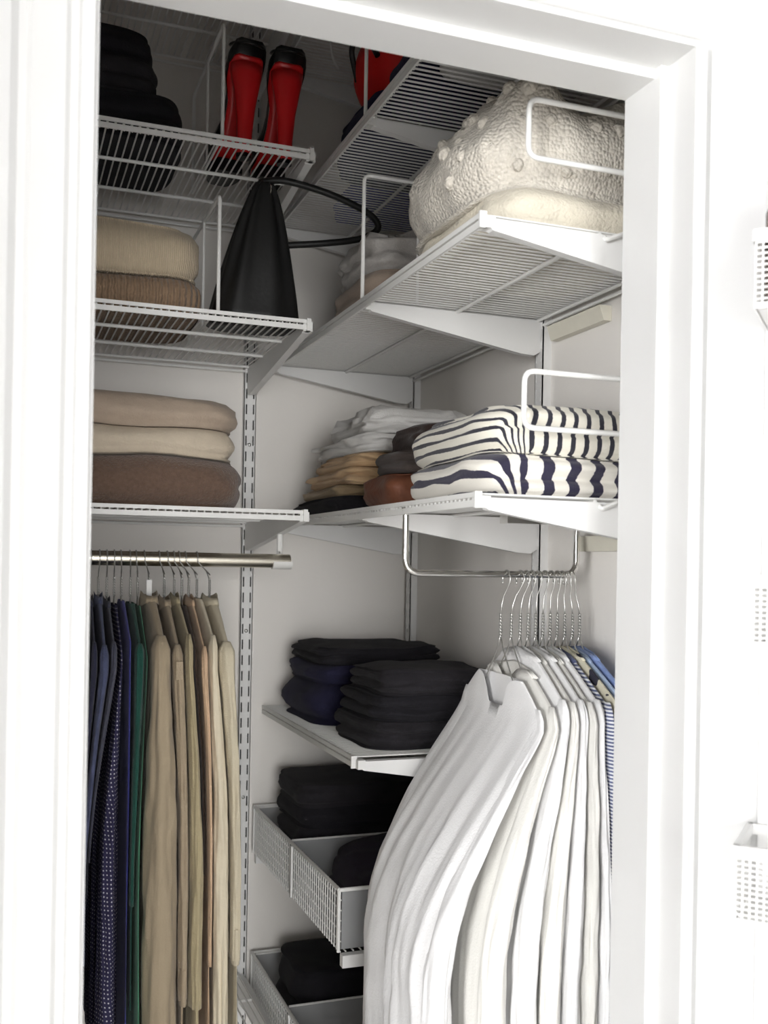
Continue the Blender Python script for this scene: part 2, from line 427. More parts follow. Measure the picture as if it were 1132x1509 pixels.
# ------------------------------------------------------------------ clothes rod and chrome bar
ROD_Y, ROD_Z, ROD_R = 1.80, 1.503, 0.0125
t = thing('closet_rod', 'shiny round metal clothes rod under the left shelves', 'clothes rod', (0.49, ROD_Y, ROD_Z))
MB().tube([(-0.22, ROD_Y, ROD_Z), (0.484, ROD_Y, ROD_Z)], ROD_R, 24).build('tube', M_BRASSY, t)
ring = [(0.452, 0.486)]
m = MB(); m.loft([[(x, ROD_Y+(ROD_R+0.0022)*math.cos(a), ROD_Z+(ROD_R+0.0022)*math.sin(a)) for a in [PI*1.02+PI*1.0*k/14 for k in range(15)]] + [(x, ROD_Y+ROD_R*math.cos(a), ROD_Z+ROD_R*math.sin(a)) for a in [PI*1.02+PI*1.0*k/14 for k in reversed(range(15))]] for x in (0.452, 0.487)])
m.build('cradle', M_PLAST, t)
m = MB(); m.tube(rounded([(XU, ROD_Y+0.012, ZA[3]-0.030), (XU, ROD_Y+0.012, ROD_Z+0.022), (XU, ROD_Y+0.012, ROD_Z+0.012), (XU, ROD_Y+0.014, ROD_Z)], 0.008), 0.0055, 8)
m.build('hook_arm', M_PLAST, t)
BAR_Y, BAR_Z = 1.302, 1.4895
t = thing('hanging_bar', 'U-shaped chrome hanging bar under the striped sweater shelf', 'hanging bar', (0.51, BAR_Y, BAR_Z))
MB().tube(rounded([(0.512, BAR_Y, ZB[3]-0.017), (0.512, BAR_Y, BAR_Z), (0.778, BAR_Y, BAR_Z), (0.778, BAR_Y, ZB[3]-0.022)], 0.022, 7), 0.0046, 12).build('bar', M_CHROME, t)
MB().box(0.660, 0.786, BAR_Y-0.012, BAR_Y+0.012, ZB[3]-0.024, ZB[3]-0.0115).build('mounting_plate', M_CHROME, t, smooth=False)
MB().tube([(0.507, BAR_Y, ZB[3]-0.010), (0.5125, BAR_Y, ZB[3]-0.010)], 0.003, 8).build('screw', M_CHROME, t)

# ------------------------------------------------------------------ fabrics
def cloth(name, col, **k):
    d = dict(rough=0.9, var=0.10, vscale=30, bump=0.35, bscale=450, spec=0.15, sheen=0.15); d.update(k)
    return mat(name, col, **d)
F_BLACK = cloth('black_cotton', (0.020, 0.019, 0.023), sheen=0.03, var=0.3)
F_BLACK2 = cloth('black_wool', (0.026, 0.024, 0.028), sheen=0.05, var=0.3)
F_NAVYK = cloth('navy_wool', (0.022, 0.021, 0.050), sheen=0.05, var=0.3)
F_PLUM = cloth('plum_black_knit', (0.036, 0.029, 0.044), sheen=0.05, var=0.3)
F_NAVY = cloth('navy_knit', (0.02, 0.02, 0.06), sheen=0.05)
F_COBALT = cloth('cobalt_cotton', (0.03, 0.035, 0.30), sheen=0.05)
F_TAN = cloth('tan_stockinette', (0.56, 0.46, 0.33), kind='wave', bscale=95, axis='X', bump=0.5, vscale=80)
F_RIB = cloth('brown_rib_knit', (0.31, 0.21, 0.135), kind='wave', bscale=32, axis='X', bump=1.0, vscale=90, var=0.18)
F_TAUPE = cloth('taupe_cashmere', (0.46, 0.37, 0.29), bscale=300, vscale=60)
F_BEIGE = cloth('beige_cashmere', (0.64, 0.55, 0.43), bscale=300, vscale=60)
F_FUZZ = cloth('brown_mohair', (0.17, 0.11, 0.08), bscale=260, bump=0.9, vscale=160, var=0.35, sheen=0.35)
F_CREAM = cloth('cream_wool', (0.70, 0.65, 0.54), bscale=240, bump=0.6, vscale=70)
F_CABLE = cloth('cream_cable_knit', (0.64, 0.60, 0.53), kind='voronoi', bscale=210, bump=0.7, vscale=110, var=0.16)
F_GREYM = cloth('grey_marl_fleece', (0.52, 0.50, 0.48), vscale=170, var=0.14)
F_MUSH = cloth('mushroom_jersey', (0.40, 0.32, 0.26))
F_WHITEJ = cloth('white_jersey', (0.80, 0.79, 0.77), var=0.03)
F_SAND = cloth('sand_cotton', (0.66, 0.46, 0.27), var=0.12)
F_CAMEL = cloth('camel_satin', (0.44, 0.33, 0.20), rough=0.6)
F_COGNAC = cloth('cognac_leather', (0.19, 0.07, 0.038), rough=0.5, var=0.35, vscale=40, spec=0.3, sheen=0.0, bscale=90)
F_DKBROWN = cloth('dark_brown_wool', (0.042, 0.026, 0.022), var=0.25)
F_GREYBR = cloth('charcoal_brown_wool', (0.085, 0.068, 0.062), var=0.25)
F_STR1 = stripes('fine_breton_stripe', (0.76, 0.73, 0.64), (0.022, 0.022, 0.035), 0.0185, 0.36, wob=0.0016)
F_STR2 = stripes('bold_breton_stripe', (0.80, 0.77, 0.70), (0.025, 0.022, 0.05), 0.034, 0.42, wob=0.002)
F_SPOT = blobs('spotted_scarf_print', (0.72, 0.70, 0.66), (0.03, 0.025, 0.02), 42, 0.57)
F_RED = cloth('red_leather', (0.68, 0.012, 0.012), rough=0.5, sheen=0, spec=0.4, bump=0.1)
F_GREYW = cloth('grey_white_mohair', (0.56, 0.55, 0.53), var=0.3, vscale=60, bump=0.8)
F_LEATHER = cloth('black_leather', (0.010, 0.010, 0.010), rough=0.45, sheen=0, spec=0.4, bump=0.08, bscale=160)
M_SOLE = mat('red_lacquer_sole', (0.66, 0.016, 0.020), 0.28, var=0.06, spec=0.5)
M_PATENT = mat('black_shoe_leather', (0.008, 0.008, 0.009), 0.3, var=0, spec=0.5)

# ------------------------------------------------------------------ folded clothes
def nz(x, y, z, s): return noise.noise(Vector((x, y, z)) + Vector((s*7.31, s*3.17, s*1.73)))
def wave(seed, amp, freq=9.0):
    return lambda x, y: amp * nz(x*freq, y*freq, 0.0, seed)
flat = lambda x, y: 0.0
def folded(name, box, zb, zt, m, label, cat, layers=2, seed=1, spine=None, groove=0.011, wr=0.004, wf=16.0, bot=flat, top=flat, dome=0.006, n_out=5.0, group=None, ridge=0.0, rfreq=(20, 20), tilt=(0, 0), free_top=True, yaw=0.0):
    """a garment folded into a soft slab: rings of a rounded outline, one bulge per layer, the fold side rounded over all of them"""
    x0, x1, y0, y1 = box; cx, cy, hx, hy = (x0+x1)/2, (y0+y1)/2, (x1-x0)/2, (y1-y0)/2
    N = 112; H = zt - zb; rings = []; uvs = []
    cyaw, syaw = math.cos(yaw), math.sin(yaw)
    prof = [(k_, 0, 0) for k_ in (0.03, 0.2, 0.38, 0.54, 0.68, 0.80, 0.89, 0.955)]
    hx -= wr*0.55+ridge*0.8; hy -= wr*0.55+ridge*0.8
    for j in range(layers):
        for q in range(7):
            tau = (q+0.5)/7; prof.append((1.0, (j+tau)/layers, j))
    prof += [(0.955, 1.0, layers-1), (0.89, 1.0, layers-1), (0.80, 1.0, layers-1), (0.68, 1.0, layers-1), (0.54, 1.0, layers-1), (0.38, 1.0, layers-1), (0.2, 1.0, layers-1), (0.03, 1.0, layers-1)]
    R = min(H*0.5, 0.035)
    for k, f, j in prof:
        ring = []; uvr = []
        tau = f*layers - j
        for i in range(N):
            a = 2*PI*i/N; c, s = math.cos(a), math.sin(a)
            ox = math.copysign(abs(c)**(2/n_out), c); oy = math.copysign(abs(s)**(2/n_out), s)
            sp = 0.0
            if spine == '-x': sp = max(0.0, min(1.0, (-c-0.35)/0.35))
            elif spine == '+x': sp = max(0.0, min(1.0, (c-0.35)/0.35))
            elif spine == '-y': sp = max(0.0, min(1.0, (-s-0.35)/0.35))
            e = groove*(1-0.85*sp)
            ins = 0.0
            if k == 1.0:
                ins = e*(1-math.sqrt(max(0.0, 1-(2*tau-1)**2)))
                gl = R*(1-math.sqrt(max(0.0, 1-(2*f-1)**2)))
                ins += gl*(0.35+0.65*sp)
                ins += 0.007*(1-sp)*(nz(c*2, s*2, j*3.7, seed)+0.4)
            elif f == 1.0: ins = (R*0.6*(0.35+0.65*sp))*1.0 if k > 0.9 else R*0.3
            px = (hx*k*ox) - ins*ox; py = (hy*k*oy) - ins*oy
            ww = wr*(0.4+0.6*min(1, f*2))
            px += ww*nz(px*wf, py*wf, f*3+j*2.3, seed+11); py += ww*nz(px*wf, py*wf, f*3+j*2.3, seed+23)
            lx, ly = px, py
            px, py = lx*cyaw - ly*syaw, lx*syaw + ly*cyaw
            X, Y = cx+px, cy+py
            zb_ = zb + bot(X, Y)
            zt_ = zt + top(X, Y) + (dome*(1-k*k) if f == 1.0 else 0) + tilt[0]*lx + tilt[1]*ly
            z = zb_ + (zt_-zb_)*f
            if 0 < f < 1: z += wr*0.6*4*f*(1-f)*nz(px*wf*1.3, py*wf*1.3, f*4, seed+5)
            if f == 1.0 and free_top: z += wr*0.9*nz(px*wf, py*wf, 1.0, seed+31)*min(1, (1-k)*6)
            if ridge and f > 0.1:
                v = 1-abs(nz(X*rfreq[0], Y*rfreq[1], z*14, seed+41))*2.2
                g = ridge*v*min(1, f*1.5)
                z += (g*0.8 if free_top else 0.0) if f == 1.0 else g*0.2*4*f*(1-f)
                X += g*ox*(0.8 if k == 1 else 0); Y += g*oy*(0.8 if k == 1 else 0)
            z = max(z, zb_ + 0.0004*f) if f > 0 else z
            ring.append((X, Y, z))
            wx = max(0.0, min(1.0, (-c-0.3)/0.4))
            R_ = min(H*0.5, 0.035); side_u = (cx-hx+R_) - PI*R_*(1-f)*0.95
            uvr.append(((1-wx)*X + wx*(side_u if k == 1.0 else X if f == 1.0 else side_u-(1-k)*hx), Y))
        rings.append(ring); uvs.append(uvr)
    mb = MB(); mb.loft(rings, uvs=uvs)
    o = mb.build(name, m, None, origin=(cx, cy, zb), sharp=None)
    tag(o, label, cat, group)
    return o

def stack(items, zb, gap=0.0014):
    """items bottom-up: dict(name, box, h, m, label, cat, ...). Each top surface is the next one's bottom surface"""
    z = zb + 0.0006; bot = flat; out = []
    for i, it in enumerate(items):
        it = dict(it); h = it.pop('h'); amp = it.pop('amp', 0.005)
        topf = wave(it.get('seed', i+1)+50, amp) if i < len(items)-1 else it.pop('top', wave(it.get('seed', i+1)+50, amp))
        if i < len(items)-1: it['dome'] = 0.0; it['free_top'] = False
        o = folded(it.pop('name'), it.pop('box'), z, z+h, it.pop('m'), it.pop('label'), it.pop('cat'), bot=bot, top=topf, **it)
        out.append(o); bot = topf; z += h + gap
    return out

# left wire shelf over the rod: three knits
stack([
    dict(name='folded_sweater', box=(0.06, 0.388, 1.672, 2.02), h=0.083, m=F_FUZZ, label='fuzzy dark brown folded sweater under the beige knit', cat='sweater', layers=2, seed=3, spine='-y', wr=0.006, amp=0.010, groove=0.004),
    dict(name='folded_sweater', box=(0.05, 0.374, 1.672, 2.01), h=0.046, m=F_BEIGE, label='smooth beige folded sweater between brown and taupe knits', cat='sweater', layers=1, seed=4, spine='-y', wr=0.005, amp=0.008),
    dict(name='folded_sweater', box=(0.05, 0.374, 1.675, 2.01), h=0.046, m=F_TAUPE, label='taupe folded sweater topmost above the clothes rod', cat='sweater', layers=1, seed=5, spine='-y', wr=0.006, amp=0.008, dome=0.010)], ZA[3])
# left shelf with the bag: two knits
stack([
    dict(name='folded_sweater', box=(0.02, 0.312, 1.672, 1.96), h=0.054, m=F_RIB, label='brown ribbed folded sweater beside the black bag', cat='sweater', layers=1, seed=7, spine='-y', wr=0.004, amp=0.006),
    dict(name='folded_sweater', box=(0.02, 0.307, 1.672, 1.96), h=0.082, m=F_TAN, label='tan stockinette folded sweater on the brown ribbed one', cat='sweater', layers=1, seed=8, spine='-y', wr=0.006, amp=0.006, dome=0.012)], ZA[2])
# top left: black piles
stack([
    dict(name='folded_jeans', box=(0.03, 0.282, 1.70, 1.97), h=0.075, m=F_BLACK, label='black folded trousers lying flat beside the heels', cat='trousers', layers=2, seed=9, wr=0.005, amp=0.004),
    dict(name='folded_jeans', box=(0.02, 0.236, 1.70, 1.93), h=0.055, m=F_BLACK2, label='black folded garment in the middle of the dark pile', cat='trousers', layers=2, seed=10, wr=0.005, amp=0.004),
    dict(name='folded_jeans', box=(0.02, 0.228, 1.71, 1.92), h=0.045, m=F_BLACK, label='black folded garment topmost of the dark pile by heels', cat='trousers', layers=1, seed=12, wr=0.006, amp=0.004)], ZA[1])

# cardigan shelf
stack([
    dict(name='folded_jersey', box=(0.528, 0.79, 1.53, 1.795), h=0.070, m=F_MUSH, label='mushroom brown folded jersey under the grey sweatshirt', cat='sweater', layers=2, seed=14, wr=0.009, amp=0.006, ridge=0.004),
    dict(name='folded_sweatshirt', box=(0.528, 0.79, 1.53, 1.785), h=0.058, m=F_GREYM, label='grey marl folded sweatshirt with a crumpled front edge', cat='sweatshirt', layers=2, seed=15, wr=0.012, amp=0.006, ridge=0.012, groove=0.016)], ZB[2])
folded('folded_scarf', (0.57, 0.79, 1.835, 2.06), ZB[2]+0.0006, ZB[2]+0.030, F_SPOT, 'pale folded scarf with black spots lying in the shelf corner', 'scarf', layers=2, seed=16)
cb = lambda x, y: wave(70, 0.012, 8)(x, y) - 0.02*(x-0.6675) - 0.05*(y-1.2425)
blanket = folded('folded_blanket', (0.535, 0.80, 1.085, 1.40), ZB[2]+0.0006, ZB[2]+0.040, F_CREAM, 'smooth cream folded blanket under the cable-knit cardigan', 'blanket', layers=1, seed=18, spine='-y', wr=0.007, top=cb, dome=0.0, free_top=False)
def cable_top(x, y):
    e = 0.022*math.cos((x-0.60)*42) * (0.5+0.5*math.tanh((1.30-y)*20))
    return e + 0.012*nz(x*14, y*14, 0, 77) - 0.35*max(0, (y-1.30))
cardi = folded('folded_cardigan', (0.515, 0.808, 1.090, 1.43), ZB[2]+0.0418, ZB[2]+0.165, F_CABLE, 'chunky cream cable-knit cardigan with bobbles on the blanket', 'cardigan', layers=1, seed=19, spine='-x', wr=0.010, wf=20, bot=cb, top=cable_top, dome=0.025, n_out=3.2, ridge=0.007, rfreq=(34, 34))
rng = random.Random(5)
cm = cardi.data; nv = 0
cand = [v for v in cm.vertices if v.normal.dot(Vector((-0.7, -0.7, 0.1))) > 0.45 and v.co.z > 0.03]
chosen = []
while cand and len(chosen) < 22:
    v = rng.choice(cand); cand.remove(v)
    if all((v.co-w[0]).length > 0.024 for w in chosen): chosen.append((v.co.copy(), v.normal.copy()))
bob = MB().sphere((0, 0, 0), 0.0088, 0.0088, 0.0085, 12, 8).mesh('bobble', F_CABLE, sharp=None)
for c, nrm in chosen:
    o = put('bobble', bob, cardi, c - nrm*0.0035); k = rng.uniform(0.7, 1.35); o.scale = (k, k*rng.uniform(0.8, 1.2), k); o.rotation_euler = (rng.random(), rng.random(), rng.random())

# top right shelf: red bag, navy pile, mohair
stack([
    dict(name='folded_sweater', box=(0.532, 0.80, 1.522, 1.785), h=0.075, m=F_NAVY, label='navy folded sweater below the red bag', cat='sweater', layers=2, seed=21, wr=0.008, amp=0.003),], ZB[1])
folded('folded_skirt', (0.532, 0.80, 1.378, 1.494), ZB[1]+0.0006, ZB[1]+0.07, F_NAVYK, 'midnight folded skirt between wire divider and fluffy throw', 'skirt', layers=2, seed=24)
folded('folded_shirt', (0.60, 0.79, 1.80, 2.0), ZB[1]+0.0006, ZB[1]+0.035, F_COBALT, 'bright cobalt blue folded shirt beside the navy sweater', 'shirt', layers=2, seed=22)
folded('folded_throw', (0.535, 0.80, 1.09, 1.362), ZB[1]+0.0006, ZB[1]+0.10, F_GREYW, 'grey white fluffy folded throw on the shelf above cardigan', 'throw', layers=2, seed=23, wr=0.010, ridge=0.006)
t = thing('red_bag', 'round red leather bag standing on the navy sweater', 'bag', (0.66, 1.645, ZB[1]+0.084))
rings = []
for i in range(25):
    f = i/24; z = ZB[1]+0.084 + 0.175*f
    k = math.sin(PI*min(1, 0.16+0.80*f))**0.55
    rings.append([(0.660+0.110*k*math.copysign(abs(math.cos(a))**0.8, math.cos(a)), 1.645+0.118*k*math.copysign(abs(math.sin(a))**0.8, math.sin(a)), z) for a in [2*PI*q/40 for q in range(40)]])
MB().loft(rings).build('body', F_RED, t, sharp=None)
MB().tube(rounded([(0.558, 1.68, ZB[1]+0.14), (0.540, 1.67, ZB[1]+0.19), (0.540, 1.60, ZB[1]+0.19), (0.558, 1.58, ZB[1]+0.14)], 0.02), 0.005, 8).build('handle', F_LEATHER, t)

# striped sweater shelf
stack([
    dict(name='folded_garment', box=(0.528, 0.80, 1.66, 2.05), h=0.032, m=F_BLACK, label='black folded garment under the sand coloured cottons', cat='garment', layers=1, seed=25, wr=0.010, amp=0.004),
    dict(name='folded_garment', box=(0.545, 0.80, 1.70, 2.03), h=0.020, m=F_CAMEL, label='olive camel satin garment folded on the black one', cat='garment', layers=1, seed=26, wr=0.012, amp=0.004),
    dict(name='folded_garment', box=(0.545, 0.80, 1.66, 1.99), h=0.026, m=F_SAND, label='sand cotton garment folded just above the camel satin', cat='garment', layers=2, seed=27, wr=0.012, amp=0.005),
    dict(name='folded_garment', box=(0.550, 0.80, 1.65, 1.96), h=0.026, m=F_SAND, label='sand cotton garment folded directly below the white tees', cat='garment', layers=2, seed=28, wr=0.012, amp=0.005, ridge=0.004),
    dict(name='folded_tshirt', box=(0.548, 0.80, 1.62, 1.97), h=0.028, m=F_WHITEJ, label='white folded tee directly on the sand cottons', cat='t-shirt', layers=2, seed=29, wr=0.012, amp=0.006, ridge=0.008),
    dict(name='folded_tshirt', box=(0.560, 0.80, 1.61, 1.93), h=0.032, m=F_WHITEJ, label='white crumpled tee topmost of the white pile', cat='t-shirt', layers=2, seed=30, wr=0.014, amp=0.006, ridge=0.014, rfreq=(16, 24), dome=0.012)], ZB[3])
stack([
    dict(name='folded_jacket', box=(0.528, 0.80, 1.418, 1.608), h=0.055, m=F_COGNAC, label='cognac brown folded leather jacket beside the striped sweaters', cat='jacket', layers=1, seed=32, spine='-x', wr=0.012, amp=0.006, ridge=0.006),
    dict(name='folded_scarf', box=(0.548, 0.80, 1.415, 1.595), h=0.032, m=F_GREYBR, label='charcoal brown folded scarf on the leather jacket', cat='scarf', layers=2, seed=33, wr=0.008, amp=0.005),
    dict(name='folded_scarf', box=(0.575, 0.80, 1.415, 1.58), h=0.036, m=F_DKBROWN, label='dark brown folded scarf topmost above the leather jacket', cat='scarf', layers=1, seed=34, wr=0.009, amp=0.005, dome=0.012)], ZB[3])
stack([
    dict(name='folded_sweater', box=(0.522, 0.806, 1.088, 1.392), h=0.050, m=F_STR2, label='cream sweater with bold navy stripes under the finer striped one', cat='sweater', layers=2, seed=36, spine='-x', wr=0.009, amp=0.007, groove=0.015, ridge=0.004),
    dict(name='folded_sweater', box=(0.532, 0.806, 1.090, 1.400), h=0.056, m=F_STR1, label='cream sweater with fine dark stripes topmost on the shelf', cat='sweater', layers=2, seed=37, spine='-x', wr=0.007, amp=0.005, groove=0.013, dome=0.014)], ZB[3])

# short shelf: black sweaters
stack([
    dict(name='folded_sweater', box=(0.535, 0.80, 1.515, 1.75), h=0.040, m=F_BLACK2, label='black folded sweater at the near edge of the short shelf', cat='sweater', layers=2, seed=40, wr=0.010, amp=0.006, groove=0.014),
    dict(name='folded_sweater', box=(0.545, 0.80, 1.525, 1.75), h=0.042, m=F_BLACK, label='black folded sweater second from shelf in the near pile', cat='sweater', layers=2, seed=41, wr=0.010, amp=0.006, groove=0.014),
    dict(name='folded_sweater', box=(0.56, 0.80, 1.53, 1.75), h=0.034, m=F_BLACK2, label='black folded sweater topmost of the near dark pile', cat='sweater', layers=2, seed=42, wr=0.010, amp=0.006, groove=0.014)], ZB[4])
stack([
    dict(name='folded_sweater', box=(0.522, 0.80, 1.765, 2.06), h=0.075, m=F_NAVYK, label='midnight navy folded sweater at the foot of the corner pile', cat='sweater', layers=1, seed=43, wr=0.012, amp=0.006, spine='-x'),
    dict(name='folded_sweater', box=(0.530, 0.80, 1.765, 2.05), h=0.034, m=F_NAVYK, label='midnight navy folded sweater in the middle of the corner pile', cat='sweater', layers=1, seed=44, wr=0.012, amp=0.005, spine='-x'),
    dict(name='folded_sweater', box=(0.535, 0.80, 1.77, 2.04), h=0.026, m=F_BLACK, label='black folded sweater topmost of the corner pile', cat='sweater', layers=2, seed=45, wr=0.010, amp=0.005)], ZB[4])

# ------------------------------------------------------------------ pull-out wire drawers
def drawer(zt, label):
    y0, y1, x0, x1, h = 1.502, 2.07, 0.492, 0.800, 0.095
    t = thing('pullout_basket', label, 'basket', (x0, y0, zt-h), 'pull-out wire baskets')
    r = 0.0032
    for x in (x0, x1): MB().tube([(x, y0, zt), (x, y1, zt)], r, 8).build('rim', M_WIRE, t)
    for y in (y0, y1): MB().tube([(x0, y, zt), (x1, y, zt)], r, 8).build('rim', M_WIRE, t)
    for x in (x0, x1):
        for y in (y0, y1): MB().tube([(x, y, zt), (x, y, zt-h)], 0.0028, 8).build('corner_post', M_WIRE, t)
    vw = MB().tube([(0, 0, 0.003), (0, 0, -h)], 0.0013, 5).mesh('upright_wire', M_WIRE)
    n = 46
    for i in range(1, n):
        put('upright_wire', vw, t, Vector((x0+0.001, y0+(y1-y0)*i/n, zt)) - Vector(t['_o']))
        put('upright_wire', vw, t, Vector((x1-0.001, y0+(y1-y0)*i/n, zt)) - Vector(t['_o']))
    hw = MB().tube([(0, y0, 0), (0, y1, 0)], 0.0013, 5).mesh('long_wire', M_WIRE, (0, y0, 0))
    for i in range(1, 7):
        for x in (x0+0.003, x1-0.003): put('long_wire', hw, t, Vector((x, y0, zt-h*i/6)) - Vector(t['_o']))
    for i in range(24):
        put('long_wire', hw, t, Vector((x0+0.012+(x1-x0-0.024)*i/23, y0, zt-h)) - Vector(t['_o']))
    bar = MB().box(x0-0.003, x0-0.0005, 1.772, 1.779, zt-h, zt-0.004).build('label_clip', M_STEEL, t, smooth=False)
    for y, nm in ((y0+0.004, 'end_panel'), (1.80, 'divider_panel'), (y1-0.008, 'end_panel')):
        pn = MB().box(x0+0.006, x1-0.006, y, y+0.002, zt-h+0.003, zt-0.002).build(nm, M_CLEAR, t, smooth=False)
        MB().tube([(x0+0.006, y+0.001, zt-0.001), (x1-0.006, y+0.001, zt-0.001)], 0.002, 6).build('panel_edge', M_PLAST, pn)
    MB().box(x0+0.006, x1-0.006, y0+0.006, y1-0.008, zt-h+0.0015, zt-h+0.003).build('liner', M_CLEAR, t, smooth=False)
    MB().box(x0+0.004, x1+0.012, y0-0.010, y0+0.004, zt-h-0.022, zt-h-0.003).build('runner', M_STEEL, t, smooth=False)
    MB().box(x0+0.004, x1+0.012, y1-0.004, y1+0.010, zt-h-0.022, zt-h-0.003).build('runner', M_STEEL, t, smooth=False)
    return t
drawer(1.000, 'pull-out white wire basket with black knits under the short shelf')
drawer(0.700, 'lowest pull-out white wire basket with one black sweater')
zi = 1.0-0.095+0.003
stack([dict(name='folded_sweater', box=(0.512, 0.785, 1.815, 2.045), h=hh, m=mm, label=lb, cat='sweater', layers=1, seed=50+i, wr=0.009, amp=0.004, groove=0.012) for i, (hh, mm, lb) in enumerate((
    (0.055, F_BLACK, 'black folded sweater at the bottom of the upper basket'), (0.042, F_BLACK2, 'black folded sweater second up in the upper basket'),
    (0.036, F_BLACK, 'black folded sweater third up in the upper basket'), (0.038, F_BLACK2, 'black folded sweater topmost in the upper basket')))], zi)
stack([dict(name='folded_cardigan', box=(0.535, 0.785, 1.525, 1.79), h=0.085, m=F_PLUM, label='plum black knitted cardigan at the front of upper basket', cat='cardigan', layers=2, seed=56, wr=0.010, amp=0.006, ridge=0.007, dome=0.015, tilt=(0.10, 0.06))], zi)
zi = 0.7-0.095+0.003
folded('folded_sweater', (0.512, 0.785, 1.815, 2.045), zi+0.0006, zi+0.125, F_BLACK, 'black folded sweater alone in the lowest basket', 'sweater', layers=2, seed=58, wr=0.012)
folded('folded_garment', (0.61, 0.785, 1.54, 1.78), zi+0.0006, zi+0.085, F_CAMEL, 'camel garment at the front of the lowest basket', 'garment', layers=2, seed=59, wr=0.012)
# low wire rack at the foot of the back wall
shelf('A', 0.665, 0.30, XU-0.002, 'white low wire rack at the foot of the back upright', (1.80, 1.943), YA-0.02, 1.72, [XU-0.002])
bracket('A', XU, 0.665, 'white bracket holding the low wire rack by hanging coats', 1.724, 0.013, 0.05)

# ------------------------------------------------------------------ black pouch bag
t = thing('pouch_bag', 'black soft leather pouch bag with a round strap on left shelf', 'bag', (0.40, 1.74, ZA[2]))
z0 = ZA[2]+0.0006; rings = []
for i in range(30):
    f = i/29; z = z0 + 0.240*f
    w = 0.068*(1-f)**0.75 + 0.013; d = 0.050*(1-f)**0.9 + 0.010
    cxb = 0.397 + 0.010*f; cyb = 1.745 - 0.030*f
    if i == 0: w *= 0.97; d *= 0.95
    ring = []
    for q in range(64):
        a = 2*PI*q/64; pl = 1 + (0.10*f+0.015)*math.sin(9*a+1.3) + 0.03*nz(math.cos(a)*2, math.sin(a)*2, f*3, 9)
        ring.append((cxb + w*pl*math.copysign(abs(math.cos(a))**0.75, math.cos(a)), cyb + d*pl*math.copysign(abs(math.sin(a))**0.75, math.sin(a)), z))
    rings.append(ring)
body = MB().loft(rings).build('body', F_LEATHER, t, sharp=None)
lp = []
A = Vector((0.408, 1.712, 2.146)); C0 = Vector((0.452, 1.705, 2.047))
ctrl = [A+Vector((-0.012, 0.0, -0.004)), A+Vector((0.03, -0.004, 0.004)), Vector((0.512, 1.700, 2.137)), Vector((0.578, 1.702, 2.118)), Vector((0.606, 1.705, 2.101)), Vector((0.605, 1.708, 2.085)), Vector((0.575, 1.712, 2.069)), Vector((0.515, 1.714, 2.055)), Vector((0.440, 1.722, 2.044))]
def catmull(P, seg=8):
    out = []
    for i in range(len(P)-1):
        p0 = P[max(0, i-1)]; p1 = P[i]; p2 = P[i+1]; p3 = P[min(len(P)-1, i+2)]
        for k in range(seg):
            u = k/seg
            out.append(0.5*((2*p1)+(-p0+p2)*u+(2*p0-5*p1+4*p2-p3)*u*u+(-p0+3*p1-3*p2+p3)*u**3))
    out.append(P[-1]); return out
strap = MB().tube(catmull(ctrl), 0.0058, 10).build('strap', F_LEATHER, t, sharp=None)
MB().tube(arc((0.412, 1.699, 2.128), 0.008, 0, PI*1.6, 10, 'yz'), 0.0012, 6).build('ring', M_CHROME, strap)
MB().tube([(0.332, 1.698, z0+0.008), (0.40, 1.6935, z0+0.006), (0.462, 1.698, z0+0.008)], 0.002, 6).build('bottom_seam', F_LEATHER, t)

